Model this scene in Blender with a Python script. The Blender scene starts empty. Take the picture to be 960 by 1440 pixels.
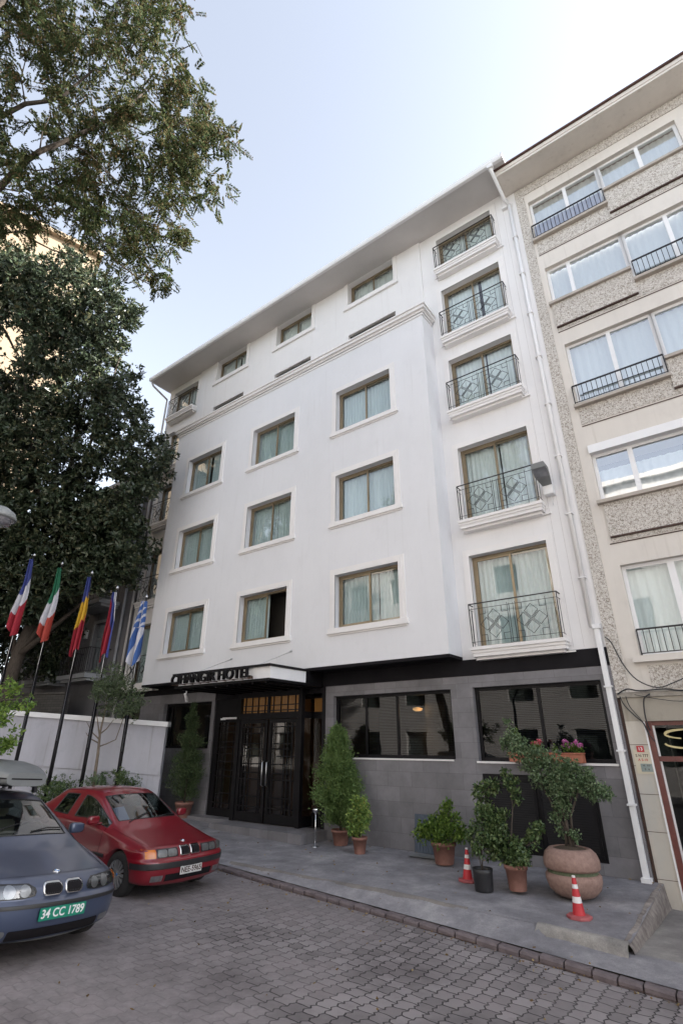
import bpy, bmesh, math, random
import numpy as np
from mathutils import Vector, Matrix
from mathutils.bvhtree import BVHTree
R = math.radians
random.seed(7)
RNG = np.random.default_rng(11)
scn = bpy.context.scene
COL = scn.collection

# ------------------------------------------------------------------ camera
CAM = Vector((0.0, -11.31, 2.05))
YAW, PITCH, ROLL, FPX = -0.642563, 0.422965, 0.0023675, 727.48
_f = Vector((math.sin(YAW)*math.cos(PITCH), math.cos(YAW)*math.cos(PITCH), math.sin(PITCH)))
_r0 = Vector((math.cos(YAW), -math.sin(YAW), 0)); _u0 = _r0.cross(_f)
_r = _r0*math.cos(ROLL)+_u0*math.sin(ROLL); _u = _u0*math.cos(ROLL)-_r0*math.sin(ROLL)
cam_d = bpy.data.cameras.new('camera'); cam = bpy.data.objects.new('camera', cam_d); COL.objects.link(cam)
cam.matrix_world = Matrix(((_r.x,_u.x,-_f.x,CAM.x),(_r.y,_u.y,-_f.y,CAM.y),(_r.z,_u.z,-_f.z,CAM.z),(0,0,0,1)))
cam_d.sensor_fit = 'VERTICAL'; cam_d.sensor_height = 36.0; cam_d.sensor_width = 24.0
cam_d.lens = FPX/1440*36.0; cam_d.clip_end = 2000; cam_d.clip_start = 0.05
scn.camera = cam
def at(px, py, d):
    """world point seen at photo pixel px,py at depth d metres"""
    return CAM + (_r*((px-480)/FPX) - _u*((py-720)/FPX) + _f)*d
def KY(x): return -3.25-0.07*max(-0.3, x+8.8)          # line of the kerb
def kerb_z(x): return -0.085-0.0255*(x+8.8)
def road_z(x, y):
    d = KY(x)-y
    return -0.150-0.0255*(x+8.8)+0.015*min(d, 1.5)+0.065*max(0, min(d, 4.7)-1.5)

# ------------------------------------------------------------------ materials
MATS = {}
def nodes(name):
    m = bpy.data.materials.new(name); m.use_nodes = True
    nt = m.node_tree; b = nt.nodes['Principled BSDF']; MATS[name] = m
    return m, nt, b
def N(nt, t, **kw):
    n = nt.nodes.new(t)
    for k, v in kw.items():
        if k in n.inputs: n.inputs[k].default_value = v
        else: setattr(n, k, v)
    return n
def L(nt, a, b): nt.links.new(a, b)
def ramp(nt, fac, stops):
    r = nt.nodes.new('ShaderNodeValToRGB'); e = r.color_ramp.elements
    while len(e) < len(stops): e.new(0.5)
    for i, (p, c) in enumerate(stops):
        e[i].position = p; e[i].color = (c[0], c[1], c[2], 1) if len(c) == 3 else c
    L(nt, fac, r.inputs[0]); return r
def coords(nt, scale=(1,1,1), kind='Object'):
    tc = nt.nodes.new('ShaderNodeTexCoord'); mp = nt.nodes.new('ShaderNodeMapping')
    mp.inputs['Scale'].default_value = scale; L(nt, tc.outputs[kind], mp.inputs[0]); return mp.outputs[0]
def noisy(name, c1, c2, scale=3.0, rough=0.8, metal=0.0, bump=0.1, bscale=60.0, spec=0.5, coat=0.0, stretch=(1,1,1), rvar=0.0, detail=6):
    m, nt, b = nodes(name)
    co = coords(nt, stretch)
    n = N(nt, 'ShaderNodeTexNoise', Scale=scale, Detail=detail, Roughness=0.65); L(nt, co, n.inputs['Vector'])
    r = ramp(nt, n.outputs['Fac'], [(0.3, c1), (0.7, c2)]); L(nt, r.outputs[0], b.inputs['Base Color'])
    b.inputs['Roughness'].default_value = rough; b.inputs['Metallic'].default_value = metal
    b.inputs['Specular IOR Level'].default_value = spec
    if coat: b.inputs['Coat Weight'].default_value = coat; b.inputs['Coat Roughness'].default_value = 0.04
    if rvar:
        rr = N(nt, 'ShaderNodeMapRange'); rr.inputs['To Min'].default_value = rough-rvar; rr.inputs['To Max'].default_value = rough+rvar
        L(nt, n.outputs['Fac'], rr.inputs['Value']); L(nt, rr.outputs[0], b.inputs['Roughness'])
    if bump:
        n2 = N(nt, 'ShaderNodeTexNoise', Scale=bscale, Detail=4); L(nt, co, n2.inputs['Vector'])
        bp = N(nt, 'ShaderNodeBump', Strength=bump, Distance=0.01); L(nt, n2.outputs['Fac'], bp.inputs['Height']); L(nt, bp.outputs[0], b.inputs['Normal'])
    return m
def glassy(name, tint=(0.9,0.95,0.95), refl=1.0, rough=0.0, base=0.06):
    """thin window glass: clear, with a mirror reflection that grows with the angle"""
    m = bpy.data.materials.new(name); m.use_nodes = True; nt = m.node_tree; nt.nodes.clear(); MATS[name] = m
    out = N(nt, 'ShaderNodeOutputMaterial'); mx = N(nt, 'ShaderNodeMixShader')
    tr = N(nt, 'ShaderNodeBsdfTransparent'); tr.inputs[0].default_value = (*tint, 1)
    gl = N(nt, 'ShaderNodeBsdfGlossy'); gl.inputs['Roughness'].default_value = rough; gl.inputs['Color'].default_value = (1,1,1,1)
    fr = N(nt, 'ShaderNodeLayerWeight', Blend=0.5)
    pw = N(nt, 'ShaderNodeMath', operation='POWER'); pw.inputs[1].default_value = 3.0
    ml = N(nt, 'ShaderNodeMath', operation='MULTIPLY_ADD'); ml.inputs[1].default_value = refl; ml.inputs[2].default_value = base; ml.use_clamp = True
    n = N(nt, 'ShaderNodeTexNoise', Scale=1.6, Detail=1); L(nt, coords(nt), n.inputs['Vector'])
    bp = N(nt, 'ShaderNodeBump', Strength=0.06, Distance=0.02); L(nt, n.outputs['Fac'], bp.inputs['Height']); L(nt, bp.outputs[0], gl.inputs['Normal'])
    L(nt, fr.outputs['Facing'], pw.inputs[0]); L(nt, pw.outputs[0], ml.inputs[0]); L(nt, ml.outputs[0], mx.inputs[0])
    L(nt, tr.outputs[0], mx.inputs[1]); L(nt, gl.outputs[0], mx.inputs[2]); L(nt, mx.outputs[0], out.inputs[0])
    return m

def stucco(name, c, warm=None, streak=0.06, bump=0.12):
    m, nt, b = nodes(name); co = coords(nt)
    n1 = N(nt, 'ShaderNodeTexNoise', Scale=0.55, Detail=7, Roughness=0.6); L(nt, co, n1.inputs['Vector'])
    cs = coords(nt, (2.2, 2.2, 0.6)); n2 = N(nt, 'ShaderNodeTexNoise', Scale=1.0, Detail=8, Roughness=0.75); L(nt, cs, n2.inputs['Vector'])
    ad = N(nt, 'ShaderNodeMath', operation='MULTIPLY_ADD'); ad.inputs[1].default_value = 0.5
    hf = N(nt, 'ShaderNodeMath', operation='MULTIPLY'); hf.inputs[1].default_value = 0.5
    L(nt, n2.outputs['Fac'], hf.inputs[0]); L(nt, n1.outputs['Fac'], ad.inputs[0]); L(nt, hf.outputs[0], ad.inputs[2])
    d = tuple(max(0, x*(1-streak*2.0)) for x in c); w = warm or c
    r = ramp(nt, ad.outputs[0], [(0.34, d), (0.52, w), (0.7, c)]); cd = coords(nt, (9, 9, 0.45)); n4 = N(nt, 'ShaderNodeTexNoise', Scale=1.0, Detail=3); L(nt, cd, n4.inputs['Vector'])
    r4 = ramp(nt, n4.outputs['Fac'], [(0.60, (1,1,1)), (0.74, (1-streak*1.6,1-streak*1.7,1-streak*1.9))])
    n5 = N(nt, 'ShaderNodeTexNoise', Scale=1.7, Detail=9, Roughness=0.8); L(nt, co, n5.inputs['Vector']); r5 = ramp(nt, n5.outputs['Fac'], [(0.30, (1-streak*1.3,)*3), (0.46, (1,1,1))])
    m4 = N(nt, 'ShaderNodeMixRGB', blend_type='MULTIPLY'); m4.inputs[0].default_value = 1; L(nt, r.outputs[0], m4.inputs[1]); L(nt, r4.outputs[0], m4.inputs[2])
    m5 = N(nt, 'ShaderNodeMixRGB', blend_type='MULTIPLY'); m5.inputs[0].default_value = 1; L(nt, m4.outputs[0], m5.inputs[1]); L(nt, r5.outputs[0], m5.inputs[2]); L(nt, m5.outputs[0], b.inputs['Base Color'])
    b.inputs['Roughness'].default_value = 0.85; b.inputs['Specular IOR Level'].default_value = 0.25
    n3 = N(nt, 'ShaderNodeTexNoise', Scale=140, Detail=3); L(nt, co, n3.inputs['Vector'])
    bp = N(nt, 'ShaderNodeBump', Strength=bump, Distance=0.004); L(nt, n3.outputs['Fac'], bp.inputs['Height']); L(nt, bp.outputs[0], b.inputs['Normal'])
    return m
def blocks(name, c1, c2, mortar, bw, bh, mort=0.004, axis='xz', rough=0.7, bump=0.25, stain=0.35):
    m, nt, b = nodes(name)
    tc = N(nt, 'ShaderNodeTexCoord'); sp = N(nt, 'ShaderNodeSeparateXYZ'); cb = N(nt, 'ShaderNodeCombineXYZ')
    L(nt, tc.outputs['Object'], sp.inputs[0])
    if axis == 'xz':
        ad = N(nt, 'ShaderNodeMath', operation='ADD'); L(nt, sp.outputs[0], ad.inputs[0]); L(nt, sp.outputs[1], ad.inputs[1])
        L(nt, ad.outputs[0], cb.inputs[0]); L(nt, sp.outputs[2], cb.inputs[1])
    else: L(nt, sp.outputs[0], cb.inputs[0]); L(nt, sp.outputs[1], cb.inputs[1])
    br = N(nt, 'ShaderNodeTexBrick', Scale=1.0); br.inputs['Color1'].default_value = (*c1,1); br.inputs['Color2'].default_value = (*c2,1)
    br.inputs['Mortar'].default_value = (*mortar,1); br.inputs['Mortar Size'].default_value = mort; br.inputs['Brick Width'].default_value = bw; br.inputs['Row Height'].default_value = bh
    br.inputs['Mortar Smooth'].default_value = 0.3
    L(nt, cb.outputs[0], br.inputs['Vector'])
    n = N(nt, 'ShaderNodeTexNoise', Scale=1.7, Detail=8, Roughness=0.7); L(nt, tc.outputs['Object'], n.inputs['Vector'])
    r = ramp(nt, n.outputs['Fac'], [(0.3, (1-stain,)*3), (0.7, (1+stain*0.3,)*3)])
    mx = N(nt, 'ShaderNodeMixRGB', blend_type='MULTIPLY'); mx.inputs[0].default_value = 1
    L(nt, br.outputs['Color'], mx.inputs[1]); L(nt, r.outputs[0], mx.inputs[2]); L(nt, mx.outputs[0], b.inputs['Base Color'])
    b.inputs['Roughness'].default_value = rough
    n3 = N(nt, 'ShaderNodeTexNoise', Scale=90, Detail=4); L(nt, tc.outputs['Object'], n3.inputs['Vector'])
    ma = N(nt, 'ShaderNodeMath', operation='MULTIPLY_ADD'); ma.inputs[1].default_value = 0.2
    iv = N(nt, 'ShaderNodeMath', operation='SUBTRACT'); iv.inputs[0].default_value = 1.0; L(nt, br.outputs['Fac'], iv.inputs[1])
    L(nt, n3.outputs['Fac'], ma.inputs[0]); L(nt, iv.outputs[0], ma.inputs[2])
    bp = N(nt, 'ShaderNodeBump', Strength=bump, Distance=0.006); L(nt, ma.outputs[0], bp.inputs['Height']); L(nt, bp.outputs[0], b.inputs['Normal'])
    return m
def leaf_mat(name, cols, rough=0.45, trans=0.25, scale=1.2, spec=0.35):
    m, nt, b = nodes(name); co = coords(nt)
    g = N(nt, 'ShaderNodeNewGeometry')
    n = N(nt, 'ShaderNodeTexNoise', Scale=scale, Detail=3); L(nt, co, n.inputs['Vector'])
    mixf = N(nt, 'ShaderNodeMath', operation='MULTIPLY_ADD'); mixf.inputs[1].default_value = 0.55
    sc = N(nt, 'ShaderNodeMath', operation='MULTIPLY'); sc.inputs[1].default_value = 0.45
    L(nt, n.outputs['Fac'], sc.inputs[0]); L(nt, g.outputs['Random Per Island'], mixf.inputs[0]); L(nt, sc.outputs[0], mixf.inputs[2])
    k = len(cols); r = ramp(nt, mixf.outputs[0], [(0.15+0.7*i/(k-1), c) for i, c in enumerate(cols)])
    L(nt, r.outputs[0], b.inputs['Base Color']); b.inputs['Roughness'].default_value = rough; b.inputs['Specular IOR Level'].default_value = spec
    out = nt.nodes['Material Output']; tl = N(nt, 'ShaderNodeBsdfTranslucent'); L(nt, r.outputs[0], tl.inputs[0])
    mx = N(nt, 'ShaderNodeMixShader'); mx.inputs[0].default_value = trans
    L(nt, b.outputs[0], mx.inputs[1]); L(nt, tl.outputs[0], mx.inputs[2]); L(nt, mx.outputs[0], out.inputs[0])
    return m

M = {}
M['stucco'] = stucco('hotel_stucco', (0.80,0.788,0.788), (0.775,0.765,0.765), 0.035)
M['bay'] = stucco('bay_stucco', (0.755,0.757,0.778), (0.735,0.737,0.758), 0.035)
M['trim'] = noisy('trim_paint', (0.76,0.74,0.73), (0.80,0.78,0.77), 2, 0.7, bump=0.05)
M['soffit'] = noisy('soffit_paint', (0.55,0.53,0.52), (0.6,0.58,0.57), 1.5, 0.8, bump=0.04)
M['stone'] = blocks('grey_stone', (0.175,0.170,0.180), (0.225,0.218,0.232), (0.13,0.126,0.132), 0.62, 0.30, 0.004, stain=0.3)
M['black'] = noisy('black_metal', (0.005,0.005,0.006), (0.009,0.008,0.010), 4, 0.5, bump=0.03, spec=0.22)
M['blackmatt'] = noisy('black_matt', (0.007,0.006,0.008), (0.013,0.012,0.014), 2, 0.8, bump=0.05, spec=0.2)
M['bronze'] = noisy('bronze_frame', (0.24,0.19,0.125), (0.31,0.25,0.165), 3, 0.38, 0.55, bump=0.0)
M['iron'] = noisy('iron_rail', (0.012,0.012,0.014), (0.03,0.028,0.03), 8, 0.5, 0.3, bump=0.0)
M['curtain'] = noisy('curtain_cloth', (0.42,0.50,0.50), (0.54,0.61,0.61), 1.0, 0.9, bump=0.0, stretch=(6,6,0.4))
M['curtain2'] = noisy('sheer_cloth', (0.68,0.72,0.71), (0.78,0.81,0.80), 1.0, 0.9, bump=0.0, stretch=(6,6,0.4))
M['curtainw'] = noisy('white_blind', (0.74,0.77,0.78), (0.80,0.82,0.83), 1.0, 0.9, bump=0.0, stretch=(4,4,0.4))
M['room'] = noisy('room_dark', (0.05,0.045,0.04), (0.08,0.07,0.06), 1, 0.9, bump=0)
M['glass'] = glassy('window_glass', refl=0.85, base=0.11)
M['glassbig'] = glassy('shop_glass', (0.40,0.43,0.45), refl=0.28, base=0.03)
M['glassdoor'] = glassy('door_glass', (0.6,0.6,0.62), refl=0.6, base=0.07)
M['carglass'] = glassy('car_glass', (0.42,0.48,0.47), refl=0.9, base=0.12)
M['roof'] = noisy('roof_tiles', (0.06,0.035,0.03), (0.12,0.06,0.05), 6, 0.8, bump=0.3)
M['white'] = noisy('white_paint', (0.74,0.74,0.75), (0.80,0.80,0.81), 3, 0.5, bump=0.03)
M['pvc'] = noisy('white_window_frame', (0.78,0.78,0.79), (0.82,0.82,0.83), 3, 0.35, bump=0.0)
M['cream'] = stucco('cream_render', (0.71,0.665,0.615), (0.67,0.63,0.58), 0.07)
M['gap'] = noisy('joint_dark', (0.05,0.03,0.025), (0.09,0.055,0.045), 4, 0.9, bump=0)
M['concrete'] = noisy('raw_concrete', (0.22,0.20,0.18), (0.40,0.37,0.32), 5, 0.9, bump=0.5, bscale=40)
M['terracotta'] = noisy('terracotta', (0.19,0.085,0.065), (0.28,0.145,0.115), 6, 0.8, bump=0.15)
M['orangebox'] = noisy('orange_plastic', (0.33,0.11,0.065), (0.40,0.15,0.09), 5, 0.5, bump=0.02)
M['soil'] = noisy('potting_soil', (0.03,0.022,0.015), (0.10,0.07,0.045), 30, 0.95, bump=0.6)
M['bark'] = noisy('bark', (0.035,0.028,0.022), (0.10,0.08,0.065), 12, 0.9, bump=0.6, bscale=30, stretch=(3,3,0.6))
M['palebark'] = noisy('pale_bark', (0.12,0.095,0.07), (0.22,0.18,0.14), 14, 0.9, bump=0.5, bscale=40, stretch=(3,3,0.6))
M['chrome'] = noisy('chrome', (0.75,0.76,0.78), (0.85,0.86,0.88), 3, 0.12, 1.0, bump=0)
M['steel'] = noisy('brushed_steel', (0.45,0.46,0.48), (0.6,0.61,0.63), 8, 0.28, 1.0, bump=0)
M['rubber'] = noisy('tyre_rubber', (0.012,0.012,0.013), (0.025,0.024,0.024), 12, 0.75, bump=0.1)
M['plastic'] = noisy('black_plastic', (0.014,0.014,0.016), (0.024,0.024,0.027), 6, 0.45, bump=0.03)
def pebble(name):
    m, nt, b = nodes(name); co = coords(nt)
    n = N(nt, 'ShaderNodeTexNoise', Scale=30, Detail=2, Distortion=1.3); L(nt, co, n.inputs['Vector'])
    n2 = N(nt, 'ShaderNodeTexNoise', Scale=2, Detail=4); L(nt, co, n2.inputs['Vector'])
    r = ramp(nt, n.outputs['Fac'], [(0.36, (0.27,0.235,0.20)), (0.47, (0.47,0.43,0.385)), (0.56, (0.64,0.61,0.57))])
    L(nt, r.outputs[0], b.inputs['Base Color']); b.inputs['Roughness'].default_value = 0.9
    bp = N(nt, 'ShaderNodeBump', Strength=0.9, Distance=0.015); L(nt, n.outputs['Fac'], bp.inputs['Height']); L(nt, bp.outputs[0], b.inputs['Normal'])
    return m
M['pebble'] = pebble('pebbledash')

M['blind'] = noisy('blind_slats', (0.05,0.05,0.055), (0.08,0.08,0.085), 3, 0.5, bump=0)
M['lobbywall'] = noisy('lobby_wall', (0.10,0.065,0.04), (0.17,0.11,0.065), 1.2, 0.7, bump=0)
M['floorin'] = noisy('lobby_floor', (0.08,0.06,0.045), (0.14,0.11,0.085), 2, 0.3, bump=0)
M['glassapt'] = glassy('apartment_glass', refl=0.9, base=0.40)
M['ledge'] = noisy('ledge_stone', (0.36,0.32,0.28), (0.46,0.41,0.36), 4, 0.7, bump=0.1)
M['bluepanel'] = noisy('blue_panel', (0.24,0.28,0.38), (0.40,0.43,0.52), 3, 0.9, bump=0.1, stretch=(8,1,1))
M['marble'] = stucco('pale_marble', (0.60,0.60,0.57), (0.52,0.48,0.42), 0.12, 0.05)
M['maroon'] = noisy('maroon_frame', (0.10,0.025,0.022), (0.15,0.045,0.035), 5, 0.4, bump=0)
M['ledge2'] = stucco('grimy_lintel', (0.46,0.42,0.36), (0.36,0.33,0.28), 0.14, 0.2)
M['gilt'] = noisy('gilt_letter', (0.50,0.42,0.20), (0.60,0.52,0.28), 5, 0.4, bump=0)
M['redplate'] = noisy('red_plate', (0.42,0.02,0.03), (0.48,0.03,0.04), 5, 0.4, bump=0); M['creamplate'] = noisy('cream_plate', (0.55,0.50,0.38), (0.60,0.55,0.44), 5, 0.5, bump=0); M['tealplate'] = noisy('teal_plate', (0.22,0.27,0.26), (0.28,0.33,0.32), 5, 0.5, bump=0)
M['greywall'] = stucco('grey_render', (0.23,0.225,0.24), (0.18,0.178,0.19), 0.16); M['greytrim'] = noisy('grey_trim', (0.26,0.27,0.29), (0.34,0.35,0.37), 3, 0.8, bump=0.1)
M['sunrender'] = stucco('warm_render', (0.30,0.235,0.165), (0.28,0.22,0.155), 0.05)
M['ochre'] = stucco('ochre_render', (0.67,0.65,0.63), (0.63,0.61,0.59), 0.08)  # for the unseen row opposite, kept pale to bounce more sun
m_, nt_, b_ = nodes('amber_glass'); b_.inputs['Base Color'].default_value = (0.20,0.10,0.035,1); b_.inputs['Roughness'].default_value = 0.25; b_.inputs['Emission Color'].default_value = (0.9,0.42,0.10,1); b_.inputs['Emission Strength'].default_value = 0.010; M['amber'] = m_  # weak emission put into the panes to suggest the lit lobby behind

# ------------------------------------------------------------------ mesh builder
class MB:
    def __init__(s): s.v = []; s.f = []; s.m = []; s.sm = []
    def quad(s, a, b, c, d, m=0, sm=False):
        n = len(s.v); s.v += [tuple(a), tuple(b), tuple(c), tuple(d)]; s.f.append((n,n+1,n+2,n+3)); s.m.append(m); s.sm.append(sm)
    def poly(s, pts, m=0):
        n = len(s.v); s.v += [tuple(p) for p in pts]; s.f.append(tuple(range(n, n+len(pts)))); s.m.append(m); s.sm.append(False)
    def box(s, x0, x1, y0, y1, z0, z1, m=0):
        n = len(s.v)
        s.v += [(x0,y0,z0),(x1,y0,z0),(x1,y1,z0),(x0,y1,z0),(x0,y0,z1),(x1,y0,z1),(x1,y1,z1),(x0,y1,z1)]
        for q in ((0,3,2,1),(4,5,6,7),(0,1,5,4),(1,2,6,5),(2,3,7,6),(3,0,4,7)):
            s.f.append(tuple(n+i for i in q)); s.m.append(m); s.sm.append(False)
    def bar(s, a, b, w, h=None, m=0, up=(0,0,1)):
        """rectangular bar from a to b"""
        h = h or w; a = Vector(a); b = Vector(b); d = (b-a).normalized(); u = Vector(up)
        if abs(d.dot(u)) > 0.98: u = Vector((1,0,0))
        x = d.cross(u).normalized()*w/2; y = x.cross(d).normalized()*h/2; n = len(s.v)
        for p in (a, b): s.v += [tuple(p-x-y), tuple(p+x-y), tuple(p+x+y), tuple(p-x+y)]
        for q in ((0,1,2,3),(7,6,5,4),(0,4,5,1),(1,5,6,2),(2,6,7,3),(3,7,4,0)):
            s.f.append(tuple(n+i for i in q)); s.m.append(m); s.sm.append(False)
    def tube(s, pts, rad, seg=8, m=0, cap=True, sm=True):
        pts = [Vector(p) for p in pts]; k = len(pts)
        if not hasattr(rad, '__len__'): rad = [rad]*k
        n0 = len(s.v); prev = None
        for i, p in enumerate(pts):
            d = (pts[min(i+1,k-1)]-pts[max(i-1,0)]).normalized()
            if prev is None:
                t = Vector((0,0,1)) if abs(d.z) < 0.9 else Vector((1,0,0)); x = d.cross(t).normalized()
            else: x = (prev-d*prev.dot(d)).normalized()
            prev = x; y = d.cross(x)
            for j in range(seg):
                a = 2*math.pi*j/seg; s.v.append(tuple(p+(x*math.cos(a)+y*math.sin(a))*rad[i]))
        for i in range(k-1):
            for j in range(seg):
                a = n0+i*seg+j; b = n0+i*seg+(j+1) % seg
                s.f.append((a, b, b+seg, a+seg)); s.m.append(m); s.sm.append(sm)
        if cap:
            s.f.append(tuple(n0+j for j in range(seg))[::-1]); s.m.append(m); s.sm.append(False)
            s.f.append(tuple(n0+(k-1)*seg+j for j in range(seg))); s.m.append(m); s.sm.append(False)
    def lathe(s, prof, seg=24, c=(0,0,0), m=0, sm=True, cap=True, axis='z', wob=0.0):
        n0 = len(s.v); k = len(prof)
        for (r, z) in prof:
            for j in range(seg):
                a = 2*math.pi*j/seg; rr = r*(1+wob*math.sin(3*a+z*9))
                if axis == 'z': s.v.append((c[0]+rr*math.cos(a), c[1]+rr*math.sin(a), c[2]+z))
                elif axis == 'y': s.v.append((c[0]+rr*math.cos(a), c[1]+z, c[2]+rr*math.sin(a)))
                else: s.v.append((c[0]+z, c[1]+rr*math.cos(a), c[2]+rr*math.sin(a)))
        for i in range(k-1):
            for j in range(seg):
                a = n0+i*seg+j; b = n0+i*seg+(j+1) % seg
                s.f.append((a, b, b+seg, a+seg)); s.m.append(m); s.sm.append(sm)
        if cap:
            s.f.append(tuple(n0+j for j in range(seg))[::-1]); s.m.append(m); s.sm.append(False)
            s.f.append(tuple(n0+(k-1)*seg+j for j in range(seg))); s.m.append(m); s.sm.append(False)
    def grid(s, P, m=0, sm=True, mats=None):
        """P[i][j] points"""
        n0 = len(s.v); a = len(P); b = len(P[0])
        for row in P: s.v += [tuple(p) for p in row]
        for i in range(a-1):
            for j in range(b-1):
                q = n0+i*b+j; s.f.append((q, q+1, q+b+1, q+b)); s.m.append(mats(i, j) if mats else m); s.sm.append(sm)
    def wall(s, x0, x1, z0, z1, holes, y, depth, m=0, mr=None):
        """wall in the xz plane at y facing -y, with rectangular holes (xa,xb,za,zb[,depth]) and reveals going in +y"""
        mr = m if mr is None else mr
        xs = sorted({x0, x1, *[h[0] for h in holes], *[h[1] for h in holes]}); zs = sorted({z0, z1, *[h[2] for h in holes], *[h[3] for h in holes]})
        xs = [x for x in xs if x0 <= x <= x1]; zs = [z for z in zs if z0 <= z <= z1]
        for i in range(len(xs)-1):
            for j in range(len(zs)-1):
                cx = (xs[i]+xs[i+1])/2; cz = (zs[j]+zs[j+1])/2
                if any(h[0] < cx < h[1] and h[2] < cz < h[3] for h in holes): continue
                s.quad((xs[i],y,zs[j]), (xs[i+1],y,zs[j]), (xs[i+1],y,zs[j+1]), (xs[i],y,zs[j+1]), m)
        for h in holes:
            a, b, c, d = h[:4]; e = y+(h[4] if len(h) > 4 else depth)
            s.quad((a,y,c), (a,e,c), (b,e,c), (b,y,c), mr); s.quad((a,y,d), (b,y,d), (b,e,d), (a,e,d), mr)
            s.quad((a,y,c), (a,y,d), (a,e,d), (a,e,c), mr); s.quad((b,y,c), (b,e,c), (b,e,d), (b,y,d), mr)
    def build(s, name, mat, parent=None, loc=None, recalc=False, bevel=0.0):
        me = bpy.data.meshes.new(name); me.from_pydata(s.v, [], s.f)
        for mt in (mat if isinstance(mat, (list, tuple)) else [mat]): me.materials.append(M[mt] if isinstance(mt, str) else mt)
        me.polygons.foreach_set('material_index', s.m); me.polygons.foreach_set('use_smooth', s.sm)
        if recalc or bevel:
            bm = bmesh.new(); bm.from_mesh(me); bmesh.ops.remove_doubles(bm, verts=bm.verts, dist=1e-5)
            bmesh.ops.recalc_face_normals(bm, faces=bm.faces)
            if bevel: bmesh.ops.bevel(bm, geom=[e for e in bm.edges if len(e.link_faces) == 2 and e.calc_face_angle(0) > 0.5], offset=bevel, segments=2, affect='EDGES', clamp_overlap=True)
            bm.to_mesh(me); bm.free()
        me.update()
        o = bpy.data.objects.new(name, me); COL.objects.link(o)
        if loc: o.location = loc
        if parent: o.parent = parent
        return o
def tag(o, label=None, cat=None, group=None, kind=None):
    if label: o['label'] = label
    if cat: o['category'] = cat
    if group: o['group'] = group
    if kind: o['kind'] = kind
    return o
def thing(name, label, cat, loc=(0,0,0), rz=0, group=None):
    o = bpy.data.objects.new(name, None); COL.objects.link(o); o.location = loc; o.rotation_euler.z = rz; o.empty_display_size = 0.1
    return tag(o, label, cat, group)
KIDS = lambda o: [c for c in bpy.data.objects if c.parent == o]
def copy_tree(o, parent=None):
    c = o.copy(); COL.objects.link(c); c.parent = parent
    for ch in KIDS(o): copy_tree(ch, c)
    return c
def text_mesh(name, s, size, mat, parent, loc, rot, extrude=0.004, align='CENTER', sx=1.0, bold=0.0):
    cu = bpy.data.curves.new(name, 'FONT'); cu.body = s; cu.size = size; cu.extrude = extrude; cu.align_x = align; cu.align_y = 'CENTER'; cu.offset = bold; cu.resolution_u = 4
    t = bpy.data.objects.new(name+'_tmp', cu); COL.objects.link(t); dg = bpy.context.evaluated_depsgraph_get(); dg.update()
    me = bpy.data.meshes.new_from_object(t.evaluated_get(dg)); bpy.data.objects.remove(t); bpy.data.curves.remove(cu)
    me.materials.clear(); me.materials.append(M[mat]); me.transform(Matrix.Diagonal((sx,1,1,1)))
    o = bpy.data.objects.new(name, me); COL.objects.link(o); o.parent = parent; o.location = loc; o.rotation_euler = rot
    return o
# ------------------------------------------------------------------ light and sky
SUN_EL, SUN_AZ = R(28), R(30)      # direction to the sun: azimuth measured from +x towards +y
sd = Vector((math.cos(SUN_EL)*math.cos(SUN_AZ), math.cos(SUN_EL)*math.sin(SUN_AZ), math.sin(SUN_EL)))
w = bpy.data.worlds.new('World'); scn.world = w; w.use_nodes = True; nt = w.node_tree; bg = nt.nodes['Background']
sky = nt.nodes.new('ShaderNodeTexSky'); sky.sky_type = 'NISHITA'; sky.sun_disc = False
sky.sun_elevation = SUN_EL; sky.sun_rotation = math.atan2(sd.x, sd.y)
sky.altitude = 50; sky.air_density = 1.0; sky.dust_density = 1.7; sky.ozone_density = 1.6
hs = nt.nodes.new('ShaderNodeHueSaturation'); hs.inputs['Saturation'].default_value = 0.44; L(nt, sky.outputs[0], hs.inputs['Color'])
L(nt, hs.outputs[0], bg.inputs[0]); bg.inputs[1].default_value = 0.15
sl = bpy.data.lights.new('sun', 'SUN'); so = bpy.data.objects.new('sun', sl); COL.objects.link(so)
sl.energy = 5.0; sl.angle = R(0.5); sl.color = (1.0, 0.94, 0.87); so.rotation_euler = sd.to_track_quat('Z', 'Y').to_euler(); so.location = (20, 5, 40)
scn.view_settings.view_transform = 'Standard'; scn.view_settings.look = 'None'; scn.view_settings.gamma = 1; scn.view_settings.use_curve_mapping = False
scn.view_settings.exposure = 1.75
try:
    scn.cycles.use_denoising = True; scn.cycles.max_bounces = 8; scn.cycles.transparent_max_bounces = 12; scn.cycles.diffuse_bounces = 4; scn.cycles.glossy_bounces = 4; scn.cycles.caustics_reflective = False; scn.cycles.caustics_refractive = False
except Exception: pass

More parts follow.
